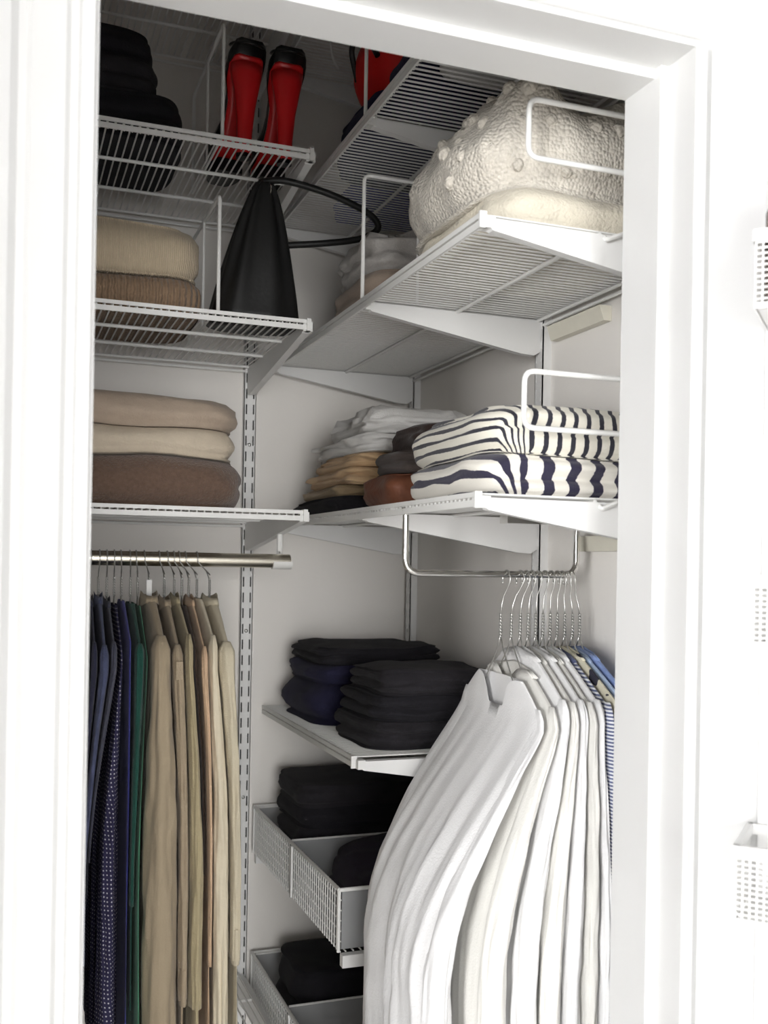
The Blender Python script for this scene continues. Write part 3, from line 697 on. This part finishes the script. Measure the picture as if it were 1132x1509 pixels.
# ------------------------------------------------------------------ high heels, heels towards the doorway
def heel_shoe(cx, yaw, label):
    t = thing('high_heel', label, 'shoe', (cx, 1.75, ZA[1]), 'pair of red-soled heels')
    zf = ZA[1]+0.0006
    R = Matrix.Translation((cx, 1.735, zf)) @ Matrix.Rotation(yaw, 4, 'Z')
    def T(p): return tuple(R @ Vector(p))
    # centre line of the sole from heel seat (y=-0.02) to toe (y=0.15): (y, z, half width)
    cl = [(y_, z_, w_*(0.90 if y_ < 0.02 else 0.70)) for y_, z_, w_ in ((-0.030, 0.160, 0.020), (-0.024, 0.158, 0.028), (-0.010, 0.150, 0.033), (0.008, 0.132, 0.031), (0.026, 0.104, 0.027), (0.042, 0.074, 0.027), (0.058, 0.047, 0.032), (0.078, 0.028, 0.040), (0.100, 0.022, 0.043), (0.122, 0.022, 0.038), (0.140, 0.024, 0.025), (0.148, 0.026, 0.010))]
    rings = []
    for y, z, w in cl: rings.append([T((x, y, z+dz)) for x, dz in ((-w, 0.001), (-w*0.5, -0.003), (0, -0.004), (w*0.5, -0.003), (w, 0.001), (w, 0.005), (0, 0.004), (-w, 0.005))])
    MB().loft(rings).build('sole', M_SOLE, t, sharp=None)
    # platform under the ball of the foot
    pl = [(0.062, 0.021), (0.078, 0.026), (0.100, 0.028), (0.122, 0.025), (0.138, 0.015)]
    rings = [[T((x, y, z)) for x, z in ((-w, 0.0), (w, 0.0), (w*1.03, 0.022), (-w*1.03, 0.022))] for y, w in pl]
    MB().loft(rings).build('platform', M_PATENT, t)
    # tall heel, flared under the seat
    rings = []
    for z, w, d, yc in ((0.006, 0.013, 0.012, -0.004), (0.04, 0.013, 0.012, -0.007), (0.08, 0.016, 0.014, -0.010), (0.11, 0.021, 0.017, -0.012), (0.135, 0.026, 0.021, -0.012), (0.153, 0.029, 0.023, -0.010)):
        rings.append([T((w*math.cos(a), yc+d*math.sin(a), z)) for a in [2*PI*k/20 for k in range(20)]])
    hl = MB().loft(rings).build('heel', M_SOLE, t, sharp=None)
    MB().loft([[T((0.0132*math.cos(a), -0.004+0.0122*math.sin(a), z)) for a in [2*PI*k/16 for k in range(16)]] for z in (0.0, 0.0075)]).build('heel_tip', M_PATENT, hl)
    # upper: shell rising from the sole edge, open at the top
    rings = []
    for (y, z, w) in cl:
        hgt = 0.024 if y < 0.0 else (0.030 if y < 0.06 else 0.034)
        wi = w*0.86
        rings.append((y, z, w, hgt, wi))
    m = MB()
    outl = [(-w-0.002, y, z+0.004, hgt) for y, z, w, hgt, wi in reversed(rings)] + [(w+0.002, y, z+0.004, hgt) for y, z, w, hgt, wi in rings]
    # heel counter wraps the back: start at toe on the left, round the heel, to the toe on the right
    o1 = [T((x, y, z)) for x, y, z, h in outl]
    o2 = [T((x*1.04, y-(0.006 if y < 0 else 0), z+h*0.6)) for x, y, z, h in outl]
    o3 = [T((x*0.92, y-(0.008 if y < 0 else 0), z+h)) for x, y, z, h in outl]
    o4 = [T((x*0.86, y-(0.005 if y < 0 else 0), z+h)) for x, y, z, h in outl]
    o5 = [T((x*0.94, y, z+h*0.5)) for x, y, z, h in outl]
    o6 = [T((x*0.92, y+0.001, z+0.002)) for x, y, z, h in outl]
    m.loft([o1, o2, o3, o4, o5, o6], cap0=False, cap1=False)
    m.build('upper', M_PATENT, t, sharp=None)
    # toe box
    rings = []
    for y, z, w in cl[7:]:
        rings.append([T((w*1.02*math.cos(a), y, z+0.004+0.036*math.sin(a)*(1 if y < 0.13 else 0.7))) for a in [PI*k/12 for k in range(13)]])
    MB().loft(rings).build('toe_box', M_PATENT, t, sharp=None)
    # ankle strap behind the counter
    st = [T((0.027*math.cos(a), -0.012+0.036*math.sin(a), 0.186+0.010*math.sin(a))) for a in [PI*0.9+PI*1.2*k/16 for k in range(17)]]
    MB().tube(st, 0.0028, 6).build('ankle_strap', M_PATENT, t, sharp=None)
    return t
heel_shoe(0.372, math.radians(7), 'black high heel with red sole next to the wire divider')
heel_shoe(0.4435, math.radians(2), 'black high heel with red sole at the shelf end')

# white plastic tie hanging from the top shelf
o = MB().tube(catmull([Vector((0.55, 1.815, 2.485)), Vector((0.549, 1.812, 2.45)), Vector((0.552, 1.803, 2.42)), Vector((0.560, 1.795, 2.400))], 5), 0.0022, 6).build('cable_tie', M_PLAST, None, origin=(0.55, 1.815, 2.485))
tag(o, 'loose white plastic tie dangling from the topmost shelf', 'cable tie')

# ------------------------------------------------------------------ wire hangers
def hanger(loc, half, hook_r, drop, dx, label, group, yaw=0.0, tag_strip=False, dyy=0.0):
    """loc: centre of the hook's crest curve; the arms hang in the y-z plane dx beside the hook"""
    t = thing('wire_hanger', label, 'hanger', loc, group)
    x, y, z = loc; r = 0.0011
    hk = arc((0, 0, 0), hook_r, math.radians(-38), math.radians(200), 14, 'yz')
    neck = -drop
    def W_(p):
        k = min(1.0, max(0.0, (-p[2]-hook_r*0.3)/(drop-0.040-hook_r*0.3)))
        cy, sy = math.cos(yaw*k), math.sin(yaw*k)
        return (x + p[0]*cy - p[1]*sy + dx*k, y + p[0]*sy + p[1]*cy + dyy*k, z + p[2])
    pts = hk + [(0, -hook_r*0.7, -hook_r*1.0), (0, -0.001, -hook_r-0.012), (0, 0, neck+0.046), (0, 0, neck+0.030)]
    MB().tube([W_(p) for p in pts], r, 6).build('hook', M_HANG, t, sharp=None)
    tw = [(0.0015*math.cos(k*1.1), 0.0015*math.sin(k*1.1), neck+0.034-0.034*k/22) for k in range(23)]
    MB().tube([W_(p) for p in tw], r, 5).tube([W_((-a, -b, c)) for a, b, c in tw], r, 5).build('twisted_neck', M_HANG, t, sharp=None)
    zs = neck - 0.010
    sh = rounded([(0, 0.001, neck+0.002), (0, 0.010, zs-0.004), (0, half, zs-0.085), (0, half-0.006, zs-0.092), (0, -half+0.006, zs-0.092), (0, -half, zs-0.085), (0, -0.010, zs-0.004), (0, -0.001, neck+0.002)], 0.006, 4)
    MB().tube([W_(tuple(p)) for p in sh], r, 6).build('shoulder_wire', M_HANG, t, sharp=None)
    if tag_strip:
        m = MB(); p = W_((0, 0, neck+0.030)); m.box(p[0]-0.0045, p[0]+0.0045, p[1]-0.0042, p[1]-0.0022, p[2]-0.036, p[2])
        m.build('size_tag', M_PLAST, t, smooth=False)
    return t

# ------------------------------------------------------------------ hanging garments
def sgn(v, p): return math.copysign(abs(v)**p, v)
def smooth01(v): v = max(0.0, min(1.0, v)); return v*v*(3-2*v)
class Rail:
    """clothes packed along a rail: each garment owns a slot [c-h, c+h] at every height, so neighbours touch but never cross.
    A shared fold field bends all of them alike, lower down."""
    def __init__(self, y0, yaw, h0, h1, zt, zb, anchor, side, pivot, amp, seed, freq, pw=1.0, a1=None):
        self.y0, self.yaw, self.h0, self.h1, self.zt, self.zb = y0, yaw, h0, h1, zt, zb
        self.anchor, self.side, self.pivot, self.amp, self.seed, self.freq, self.pw = anchor, side, pivot, amp, seed, freq, pw
        self.a1 = anchor if a1 is None else a1
    def g(self, z): return math.sin(PI/2*max(0.0, min(1.0, (self.zt-z)/(self.zt-self.zb))))**self.pw
    def slot(self, i, z):
        k = self.g(z); hs = [a+(b-a)*k for a, b in zip(self.h0, self.h1)]; an = self.anchor + (self.a1-self.anchor)*k
        if self.side > 0: c = an + 2*sum(hs[:i]) + hs[i]
        else: c = an - 2*sum(hs[i+1:]) - hs[i]
        return c, hs[i]*0.955
    def P(self, s, t, z):
        k = smooth01((self.zt-0.01-z)/0.30)
        t += self.amp*k*(nz(s*self.freq, z*1.3, 0.3, self.seed) + 0.4*nz(s*self.freq*2.2, z*2.6, 4.0, self.seed))
        cy, sy = math.cos(self.yaw), math.sin(self.yaw); w = t - self.pivot
        return (self.pivot + w*cy - s*sy, self.y0 + w*sy + s*cy, z)

def garment(rail, i, name, label, cat, m, zs, L, W0, W1, seed, box=0.85, edge=0.010, sleeves=None, collar=None, neck=0.05, slope=0.055, freq=26, vneck=0.0, fill=(0.60, 0.40), group=None, pinch=0.0, leany=0.0):
    c0, hh0 = rail.slot(i, zs)
    base = rail.P(0, c0, zs-L)
    t = thing(name, label, cat, base, group)
    levels = []
    for k in range(10):
        f = k/9; levels.append((zs - slope*f**1.1, neck + (W0-neck)*f, 0.0, 1-f))
    nl = 46
    for k in range(1, nl+1):
        f = k/nl
        levels.append((zs - slope - (L-slope)*f, W0*(1-pinch*math.sin(PI*min(1, f*2.2))) + (W1-W0)*f**0.8, f, 0.0))
    N = 128; rings = []; uvs = []
    for z, w, f, up in levels:
        ring = []; uvr = []
        for q in range(N):
            a = 2*PI*q/N; s = w*sgn(math.cos(a), box); sn = sgn(math.sin(a), 0.95 if box > 0.9 else 0.6 if box > 0.8 else 0.5); side = 1 if sn > 0 else -1
            fl = fill[0] + fill[1]*(0.75*nz(s*freq/(0.55+0.45*w/W0), z*1.7, side*3.1, seed) + 0.5*nz(s*freq*2.4, z*3.4, side*5.7, seed+3) + 0.22*nz(s*70, z*30, side, seed+9)) * min(1, 0.35+f*3)
            fl = max(0.12, min(1.0, fl))
            ss = s + edge*min(1, f*3)*(nz(side*2, z*5, math.cos(a)*2, seed+6) + 0.5*nz(sn*2.5, z*9, 1.0, seed+8)) + leany*f
            zz = z - (vneck*math.exp(-(s/0.030)**2)*up if side < 0 else 0.0)
            c, h = rail.slot(i, zz)
            ring.append(rail.P(ss, c + h*fl*sn, zz)); uvr.append((a/(2*PI)*2*w*2, z))
        acc = 0.0; uvr = [(0.0, ring[0][2])]
        for q in range(1, N):
            acc += math.hypot(ring[q][0]-ring[q-1][0], ring[q][1]-ring[q-1][1]); uvr.append((acc, ring[q][2]))
        rings.append(ring); uvs.append(uvr)
    mb = MB(); mb.loft(rings, cap0=False, cap1=False, uvs=uvs); mb.build('body', m, t, sharp=None)
    for (sd, rs, ln, th) in (sleeves or []):
        rings = []; uvs = []
        for k in range(36):
            f = k/35; z = zs - slope + 0.010 - ln*f
            c, h = rail.slot(i, z)
            r = rs*(0.4 if k == 0 else 0.8 if k == 1 else 1.0)*(1-0.18*f)
            so = sd*(W0 - rs*0.55 + 0.006*math.sin(PI*0.5*min(1, f*1.5)))
            ring = []; uvr = []
            for q in range(44):
                a = 2*PI*q/44
                wob = 0.80 + 0.20*nz(math.cos(a)*1.7, math.sin(a)*1.7, z*10, seed+20+sd) + 0.13*nz(math.cos(a)*3.2, math.sin(a)*3.2, z*24, seed+25)
                tt = h*th*max(0.2, min(1.0, wob+0.12))*sgn(math.sin(a), 0.8)*(0.5 if k == 0 else 1)
                ring.append(rail.P(so + r*1.1*wob*math.cos(a), c + tt, z)); uvr.append((a/(2*PI)*0.16, z))
            rings.append(ring); uvs.append(uvr)
        mb = MB(); mb.loft(rings, uvs=uvs); slv = mb.build('sleeve', m, t, sharp=None)
        if th > 0.93:      # cuff band
            z = zs - slope + 0.010 - ln; c, h = rail.slot(i, z); so = sd*(W0 - rs*0.55 + 0.006)
            rr = [[rail.P(so + rs*0.80*k_*math.cos(a), c + h*0.80*k_*sgn(math.sin(a), 0.8), z+dz) for a in [2*PI*q/32 for q in range(32)]] for k_, dz in ((0.9, 0.05), (1.0, 0.048), (1.0, -0.006), (0.88, -0.008))]
            MB().loft(rr).build('cuff', m, slv, sharp=None)
    if collar:
        rr = [[], [], [], [], []]
        for q in range(56):
            a = 2*PI*q/56; s = math.cos(a); k_ = sgn(math.sin(a), 0.7); wv = 1 + 0.12*nz(s*2, k_*2, 0, seed+33)
            dip = vneck*math.exp(-(s*neck/0.030)**2) if k_ < 0 else 0.0
            for lst, b, tq, dz in zip(rr, (1.0, 0.92, 0.98, 1.35, 1.30), (0.80, 0.72, 0.88, 1.0, 0.96), (-0.012, collar, collar+0.003, -0.016, -0.018)):
                zq = zs + dz - dip*(1 if dz < 0 else 0.9) + (0.012*abs(s) if dz < -0.013 else -0.008*abs(s) if dz > 0 else 0.004*abs(s))
                c_, h_ = rail.slot(i, zq); lst.append(rail.P(s*neck*b*wv, c_ + h_*tq*k_, zq))
        MB().loft(rr, cap0=False, cap1=False).build('collar', m, t, sharp=None)
    return t

F_WSHIRT = cloth('white_linen', (0.90, 0.90, 0.905), var=0.02, bump=0.2, bscale=380, sheen=0.1)
F_WSHIRT2 = cloth('warm_white_cotton', (0.84, 0.83, 0.79), var=0.02, bump=0.2, bscale=380, sheen=0.1)
F_BSTR = stripes('blue_pinstripe_shirting', (0.78, 0.79, 0.82), (0.10, 0.12, 0.24), 0.0046, 0.5, axis=1, bump=0.1)
F_ZEB = blobs('cream_navy_animal_print', (0.72, 0.68, 0.54), (0.03, 0.03, 0.05), 20, 0.56, stretch=(1, 1, 2.2))
F_SKY = cloth('sky_blue_poplin', (0.46, 0.58, 0.80), var=0.04, bump=0.15)
F_SKY2 = cloth('mid_blue_poplin', (0.24, 0.33, 0.60), var=0.05, bump=0.15)
F_LABEL = stripes('woven_label', (0.85, 0.85, 0.83), (0.35, 0.35, 0.36), 0.006, 0.3, axis=1, bump=0.0)

# right: shirts on the chrome bar, listed from the bar's outer end to the wall
right = [  # material, label, category, short, h top, h hem, shoulder, hem, neck, vneck, hook x
    (F_WSHIRT, 'white linen tunic with open neck slit, first on the chrome bar', 'tunic', 'open-necked white tunic', 0.0085, 0.048, 0.150, 0.172, 0.085, 0.085, 0.666),
    (F_WSHIRT2, 'warm white blouse with wide neck directly behind the white tunic', 'blouse', 'warm white blouse', 0.0075, 0.024, 0.158, 0.168, 0.070, 0.030, 0.688),
    (F_WSHIRT, 'white cotton shirt third on the chrome bar', 'shirt', 'third white shirt', 0.0060, 0.018, 0.160, 0.168, 0.055, 0, 0.697),
    (F_WSHIRT2, 'warm white shirt fourth on the chrome bar', 'shirt', 'fourth white shirt', 0.0060, 0.015, 0.162, 0.168, 0.052, 0, 0.706),
    (F_WSHIRT, 'white shirt fifth on the chrome bar', 'shirt', 'fifth white shirt', 0.0055, 0.013, 0.162, 0.168, 0.052, 0, 0.716),
    (F_WSHIRT2, 'warm white shirt sixth on the chrome bar', 'shirt', 'sixth white shirt', 0.0055, 0.011, 0.164, 0.168, 0.052, 0, 0.727),
    (F_WSHIRT, 'white short-necked shirt beside the blue pinstriped shirt', 'shirt', 'white shirt beside the pinstripes', 0.0055, 0.008, 0.165, 0.168, 0.050, 0, 0.737),
    (F_BSTR, 'blue and white pinstriped shirt beside the animal print blouse', 'shirt', 'pinstriped shirt', 0.0055, 0.006, 0.170, 0.172, 0.050, 0, 0.747),
    (F_ZEB, 'cream blouse with navy animal print beside the blue shirts', 'blouse', 'animal print blouse', 0.0060, 0.006, 0.178, 0.178, 0.050, 0, 0.755),
    (F_SKY, 'sky blue shirt hanging behind the animal print blouse', 'shirt', 'sky blue shirt', 0.0060, 0.006, 0.182, 0.182, 0.050, 0, 0.763),
    (F_SKY2, 'mid blue shirt last on the bar against the wall', 'shirt', 'mid blue shirt', 0.0050, 0.005, 0.176, 0.178, 0.050, 0, 0.770)]
ZN = 1.378
RB = Rail(BAR_Y-0.006, math.radians(-6), [r[4] for r in right], [r[5] for r in right], 1.296, 0.965, 0.784, -1, 0.73, 0.010, 9, 9, pw=1.1, a1=0.800)
for i, (m, lb, cat, short, h0, h1, w0, w1, nk, vn, hx) in enumerate(right):
    zs = ZN - (0.030 if i == 0 else 0.020 if i == 1 else 0.003*(i % 2))
    cx_ = RB.slot(i, zs)[0]
    bx_ = RB.P(0, cx_, zs)
    half = w0 - (0.030 if i < 2 else 0.026 if i < 7 else 0.018)*1.75 - 0.010
    hanger((hx, BAR_Y, BAR_Z+0.0046+0.0011-0.0118), half, 0.0118, 0.083, bx_[0]-hx, 'thin wire hanger carrying the ' + short, 'wire hangers on the chrome bar', yaw=math.radians(-6), dyy=bx_[1]-BAR_Y)
    g = garment(RB, i, 'hanging_'+cat, lb, cat, m, zs, 0.92, w0, w1, 100+i, neck=nk, vneck=vn, slope=0.040 if i == 0 else 0.046 if i == 1 else 0.056,
                sleeves=[(1, 0.030 if i < 2 else 0.022, 0.46, 0.55 if i == 0 else 0.95 if i < 7 else 0.9), (-1, 0.026 if i < 7 else 0.018, 0.46, 0.40 if i == 0 else 0.75 if i == 1 else 0.95 if i < 7 else 0.9)], collar=0.008 if i != 0 else None,
                fill=(0.78, 0.36) if i == 0 else (0.86, 0.25) if i < 7 else (0.80, 0.20), box=1.0 if i == 0 else 0.80 if i == 1 else 0.66 if i < 7 else 0.85, edge=0.016 if i < 7 else 0.008)
    if i == 1:
        lb_ = MB(); c_, h_ = RB.slot(1, zs-0.02); q0 = [RB.P(s, c_-h_*0.98, z) for s, z in ((-0.020, zs-0.072), (0.004, zs-0.072), (0.004, zs-0.054), (-0.020, zs-0.054))]
        lb_.v = q0 + [(a+0.0006, b, c) for a, b, c in q0]; lb_.f = [(0, 1, 2, 3), (7, 6, 5, 4), (0, 4, 5, 1), (1, 5, 6, 2), (2, 6, 7, 3), (3, 7, 4, 0)]
        lb_.uv = [(v[1], v[2]) for v in lb_.v]; lb_.build('neck_label', F_LABEL, g, smooth=False)

# left: clothes on the round rod, listed from behind the door frame to the rod's end
F_JET = cloth('jet_crepe', (0.014, 0.014, 0.02))
F_INDIGO = cloth('indigo_twill', (0.045, 0.047, 0.085), var=0.2)
F_DENIM = cloth('blue_denim', (0.09, 0.105, 0.19), var=0.5, vscale=40)
F_DKDEN = cloth('dark_denim', (0.075, 0.078, 0.11), var=0.25)
F_DOTS = blobs('navy_white_pin_dot', (0.03, 0.027, 0.075), (0.55, 0.53, 0.60), 150, 0.19, tex='dots')
F_ROYAL = cloth('royal_blue_silk', (0.045, 0.05, 0.27), rough=0.5)
F_GREEN = cloth('bottle_green_crepe', (0.02, 0.085, 0.065), var=0.2)
F_EMER = cloth('emerald_silk', (0.09, 0.30, 0.18), rough=0.55)
F_KHAKI = cloth('khaki_gabardine', (0.40, 0.325, 0.225), var=0.05, bump=0.15)
F_OLIVE = cloth('olive_sand_cotton', (0.47, 0.40, 0.25), var=0.1)
F_STONE = cloth('stone_twill', (0.42, 0.34, 0.24), var=0.1)
F_CHOC = cloth('chocolate_suede', (0.055, 0.033, 0.022), var=0.2)
F_PEACH = cloth('peach_silk', (0.68, 0.48, 0.32), rough=0.6, var=0.08)
F_CRINK = cloth('cream_crinkle_cotton', (0.76, 0.68, 0.52), var=0.08, bump=0.5, bscale=60)
F_ECRU = cloth('ecru_linen', (0.68, 0.61, 0.46), var=0.08)
ZNA = 1.424
left = [  # material, label, category, short, h top, h hem, shoulder, hem, length, sleeve radius, sleeve length, hook x
    (F_JET, 'jet black crepe dress farthest along the rod behind frame', 'dress', 'jet black dress', 0.006, 0.005, 0.180, 0.19, 0.98, 0, 0, 0.128),
    (F_INDIGO, 'dark indigo twill jacket next to the jet black dress', 'jacket', 'indigo jacket', 0.006, 0.0035, 0.185, 0.18, 0.90, 0.020, 0.55, 0.139),
    (F_DENIM, 'faded blue denim shirt with worn patches on the rod', 'shirt', 'faded denim shirt', 0.008, 0.0035, 0.195, 0.18, 0.56, 0.022, 0.48, 0.153),
    (F_DKDEN, 'dark grey denim jacket between denim shirt and dotted dress', 'jacket', 'dark denim jacket', 0.006, 0.002, 0.192, 0.17, 0.45, 0.018, 0.33, 0.165),
    (F_DOTS, 'navy dress with tiny white dots hanging full length', 'dress', 'dotted navy dress', 0.006, 0.027, 0.182, 0.205, 1.0, 0, 0, 0.177),
    (F_ROYAL, 'royal blue silk dress showing beside the dotted navy one', 'dress', 'royal blue dress', 0.006, 0.003, 0.188, 0.19, 0.85, 0, 0, 0.188),
    (F_GREEN, 'dark bottle green dress beside the khaki coat', 'dress', 'bottle green dress', 0.009, 0.004, 0.190, 0.18, 0.62, 0.018, 0.40, 0.203),
    (F_EMER, 'emerald green silk slip hanging lower than the bottle green dress', 'slip dress', 'emerald slip', 0.003, 0.005, 0.176, 0.205, 1.0, 0, 0, 0.213),
    (F_KHAKI, 'long khaki gabardine coat, widest garment on the left rod', 'coat', 'khaki coat', 0.016, 0.028, 0.205, 0.21, 1.0, 0.040, 0.72, 0.227),
    (F_STONE, 'stone twill jacket with shoulder tab beside the khaki coat', 'jacket', 'stone jacket', 0.010, 0.008, 0.196, 0.19, 0.80, 0.026, 0.55, 0.252),
    (F_OLIVE, 'olive sand cotton coat hanging behind the stone jacket', 'coat', 'olive sand coat', 0.007, 0.012, 0.198, 0.205, 1.0, 0.030, 0.58, 0.266),
    (F_CHOC, 'chocolate brown suede vest between the beige clothes', 'vest', 'chocolate vest', 0.006, 0.003, 0.180, 0.17, 0.42, 0, 0, 0.277),
    (F_PEACH, 'peach silk blouse next to the crinkled cream dress', 'blouse', 'peach blouse', 0.006, 0.004, 0.190, 0.20, 0.98, 0.018, 0.5, 0.286),
    (F_CRINK, 'crinkled cream cotton dress second to last on the rod', 'dress', 'crinkled cream dress', 0.008, 0.014, 0.190, 0.205, 1.0, 0.022, 0.62, 0.297),
    (F_ECRU, 'ecru linen coat with loose sleeve, last on the rod', 'coat', 'ecru linen coat', 0.014, 0.009, 0.190, 0.195, 0.72, 0.030, 0.50, 0.317)]
RA = Rail(ROD_Y, math.radians(-1.5), [r[4] for r in left], [r[5] for r in left], 1.332, 0.98, 0.120, 1, 0.22, 0.006, 15, 7, a1=0.108)
for i, (m, lb, cat, short, h0, h1, w0, w1, ln, rs, sl, hx) in enumerate(left):
    cx_ = RA.slot(i, ZNA)[0]; bx_ = RA.P(0, cx_, ZNA)
    hanger((hx, ROD_Y, ROD_Z), min(0.160, w0-rs*1.75-0.010), ROD_R+0.0015, 0.066, bx_[0]-hx, 'thin wire hanger carrying the ' + short, 'wire hangers on the round rod', yaw=math.radians(-1.5), tag_strip=(short == 'khaki coat'), dyy=bx_[1]-ROD_Y)
    zna = ZNA + (0.0, 0.006, 0.010, 0.003, 0.002, 0.008, 0.004, 0.0, 0.012, 0.006, 0.010, 0.001, 0.007, 0.012, 0.009)[i]
    g = garment(RA, i, 'hanging_'+cat.replace(' ', '_'), lb, cat, m, zna, min(ln, 0.72), w0, w1, 200+i, neck=0.045, slope=0.058+0.004*(i*7 % 5), leany=-0.008*((i*5) % 4 - 1.5), pinch=0.05*((i*3) % 3),
            sleeves=[(-1, rs, sl, 1.0 if h0 > 0.0095 else 0.92), (1, rs, sl*0.9, 0.9)] if rs else None,
            collar=0.010 if cat in ('coat', 'jacket', 'shirt', 'blouse') else None, fill=(0.66, 0.34))
    if short == 'stone jacket':
        c_, h_ = RA.slot(i, 1.345); p = RA.P(-w0-0.012, c_, 1.345)
        tb = MB(); tb.box(p[0]-h_*0.55, p[0]+h_*0.55, p[1]-0.004, p[1]-0.001, 1.318, 1.346); tb.build('shoulder_tab', m, g, smooth=False)

# ------------------------------------------------------------------ baskets on the open door
def mesh_basket(s0, z0, z1, label):
    p0, p1, s1 = 0.0042, 0.098, s0+0.30
    t = thing('door_basket', label, 'basket', dpt((s0+s1)/2, p0, z0), 'white mesh door baskets')
    def frame(z, r): return MB().tube([dpt(s0, p0+0.003, z), dpt(s0, p1, z), dpt(s1, p1, z), dpt(s1, p0+0.003, z)], r, 8, closed=True)
    m = MB(); dbox(m, s0-0.002, s1+0.002, p1-0.003, p1+0.003, z1-0.010, z1); dbox(m, s0-0.003, s0+0.003, p0, p1, z1-0.010, z1); dbox(m, s1-0.003, s1+0.003, p0, p1, z1-0.010, z1); dbox(m, s0, s1, p0, p0+0.004, z1-0.010, z1)
    m.build('rim', M_STEEL, t, smooth=False)
    frame(z0+0.003, 0.003).build('base_frame', M_STEEL, t)
    dbox(MB(), s0+0.002, s1-0.002, p0+0.002, p1-0.002, z0, z0+0.002).build('floor_plate', M_STEEL, t, smooth=False)
    m = MB(); st = 0.006
    k = s0
    while k < s1: m.tube([dpt(k, p1, z0), dpt(k, p1, z1-0.004)], 0.0010, 4, caps=False); k += st
    k = p0
    while k < p1: m.tube([dpt(s0, k, z0), dpt(s0, k, z1-0.004)], 0.0010, 4, caps=False); k += st
    z = z0+0.004
    while z < z1-0.008:
        m.tube([dpt(s0, p0, z), dpt(s0, p1, z), dpt(s1, p1, z)], 0.0010, 4, caps=False); z += 0.005
    o = m.build('mesh_wall', M_WIRE, t, smooth=False); o['kind'] = 'stuff'
    return t
t = thing('door_rack_rail', 'white vertical rail on the open door holding the baskets', 'rail', dpt(0.068, 0, 0.4))
dbox(MB(), 0.056, 0.080, 0.0008, 0.0036, 0.4, 1.95).build('rail', M_STEEL, t, smooth=False)
for z in (0.45, 1.9): MB().sphere(dpt(0.068, 0.0036, z), 0.004, 0.004, 0.004, 8, 4).build('screw', M_HANG, t)
mesh_basket(0.057, 1.732, 1.802, 'white mesh basket with the brown bottle on the door')
mesh_basket(0.060, 1.432, 1.496, 'empty white mesh basket halfway up the open door')
mesh_basket(0.049, 1.186, 1.256, 'deeper white mesh basket lowest on the open door')
M_BOT = mat('brown_glass', (0.16, 0.11, 0.09), 0.25, var=0.1); M_CAP = mat('dark_cap', (0.10, 0.075, 0.07), 0.4, var=0)
b0 = Vector(dpt(0.0815, 0.058, 1.7345))
t = thing('bottle', 'small brown bottle with dark cap in the top door basket', 'bottle', tuple(b0))
def lathe(pr, c, n=24): return MB().loft([[(c[0]+r*math.cos(2*PI*k/n), c[1]+r*math.sin(2*PI*k/n), c[2]+z) for k in range(n)] for r, z in pr])
lathe([(0.020, 0), (0.0215, 0.003), (0.0215, 0.092), (0.020, 0.096), (0.017, 0.098)], b0).build('glass', M_BOT, t)
lathe([(0.0175, 0.0982), (0.0178, 0.119), (0.0165, 0.122), (0.010, 0.1225)], b0).build('cap', M_CAP, t)
for o in bpy.data.objects:
    if '_o' in o: del o['_o']
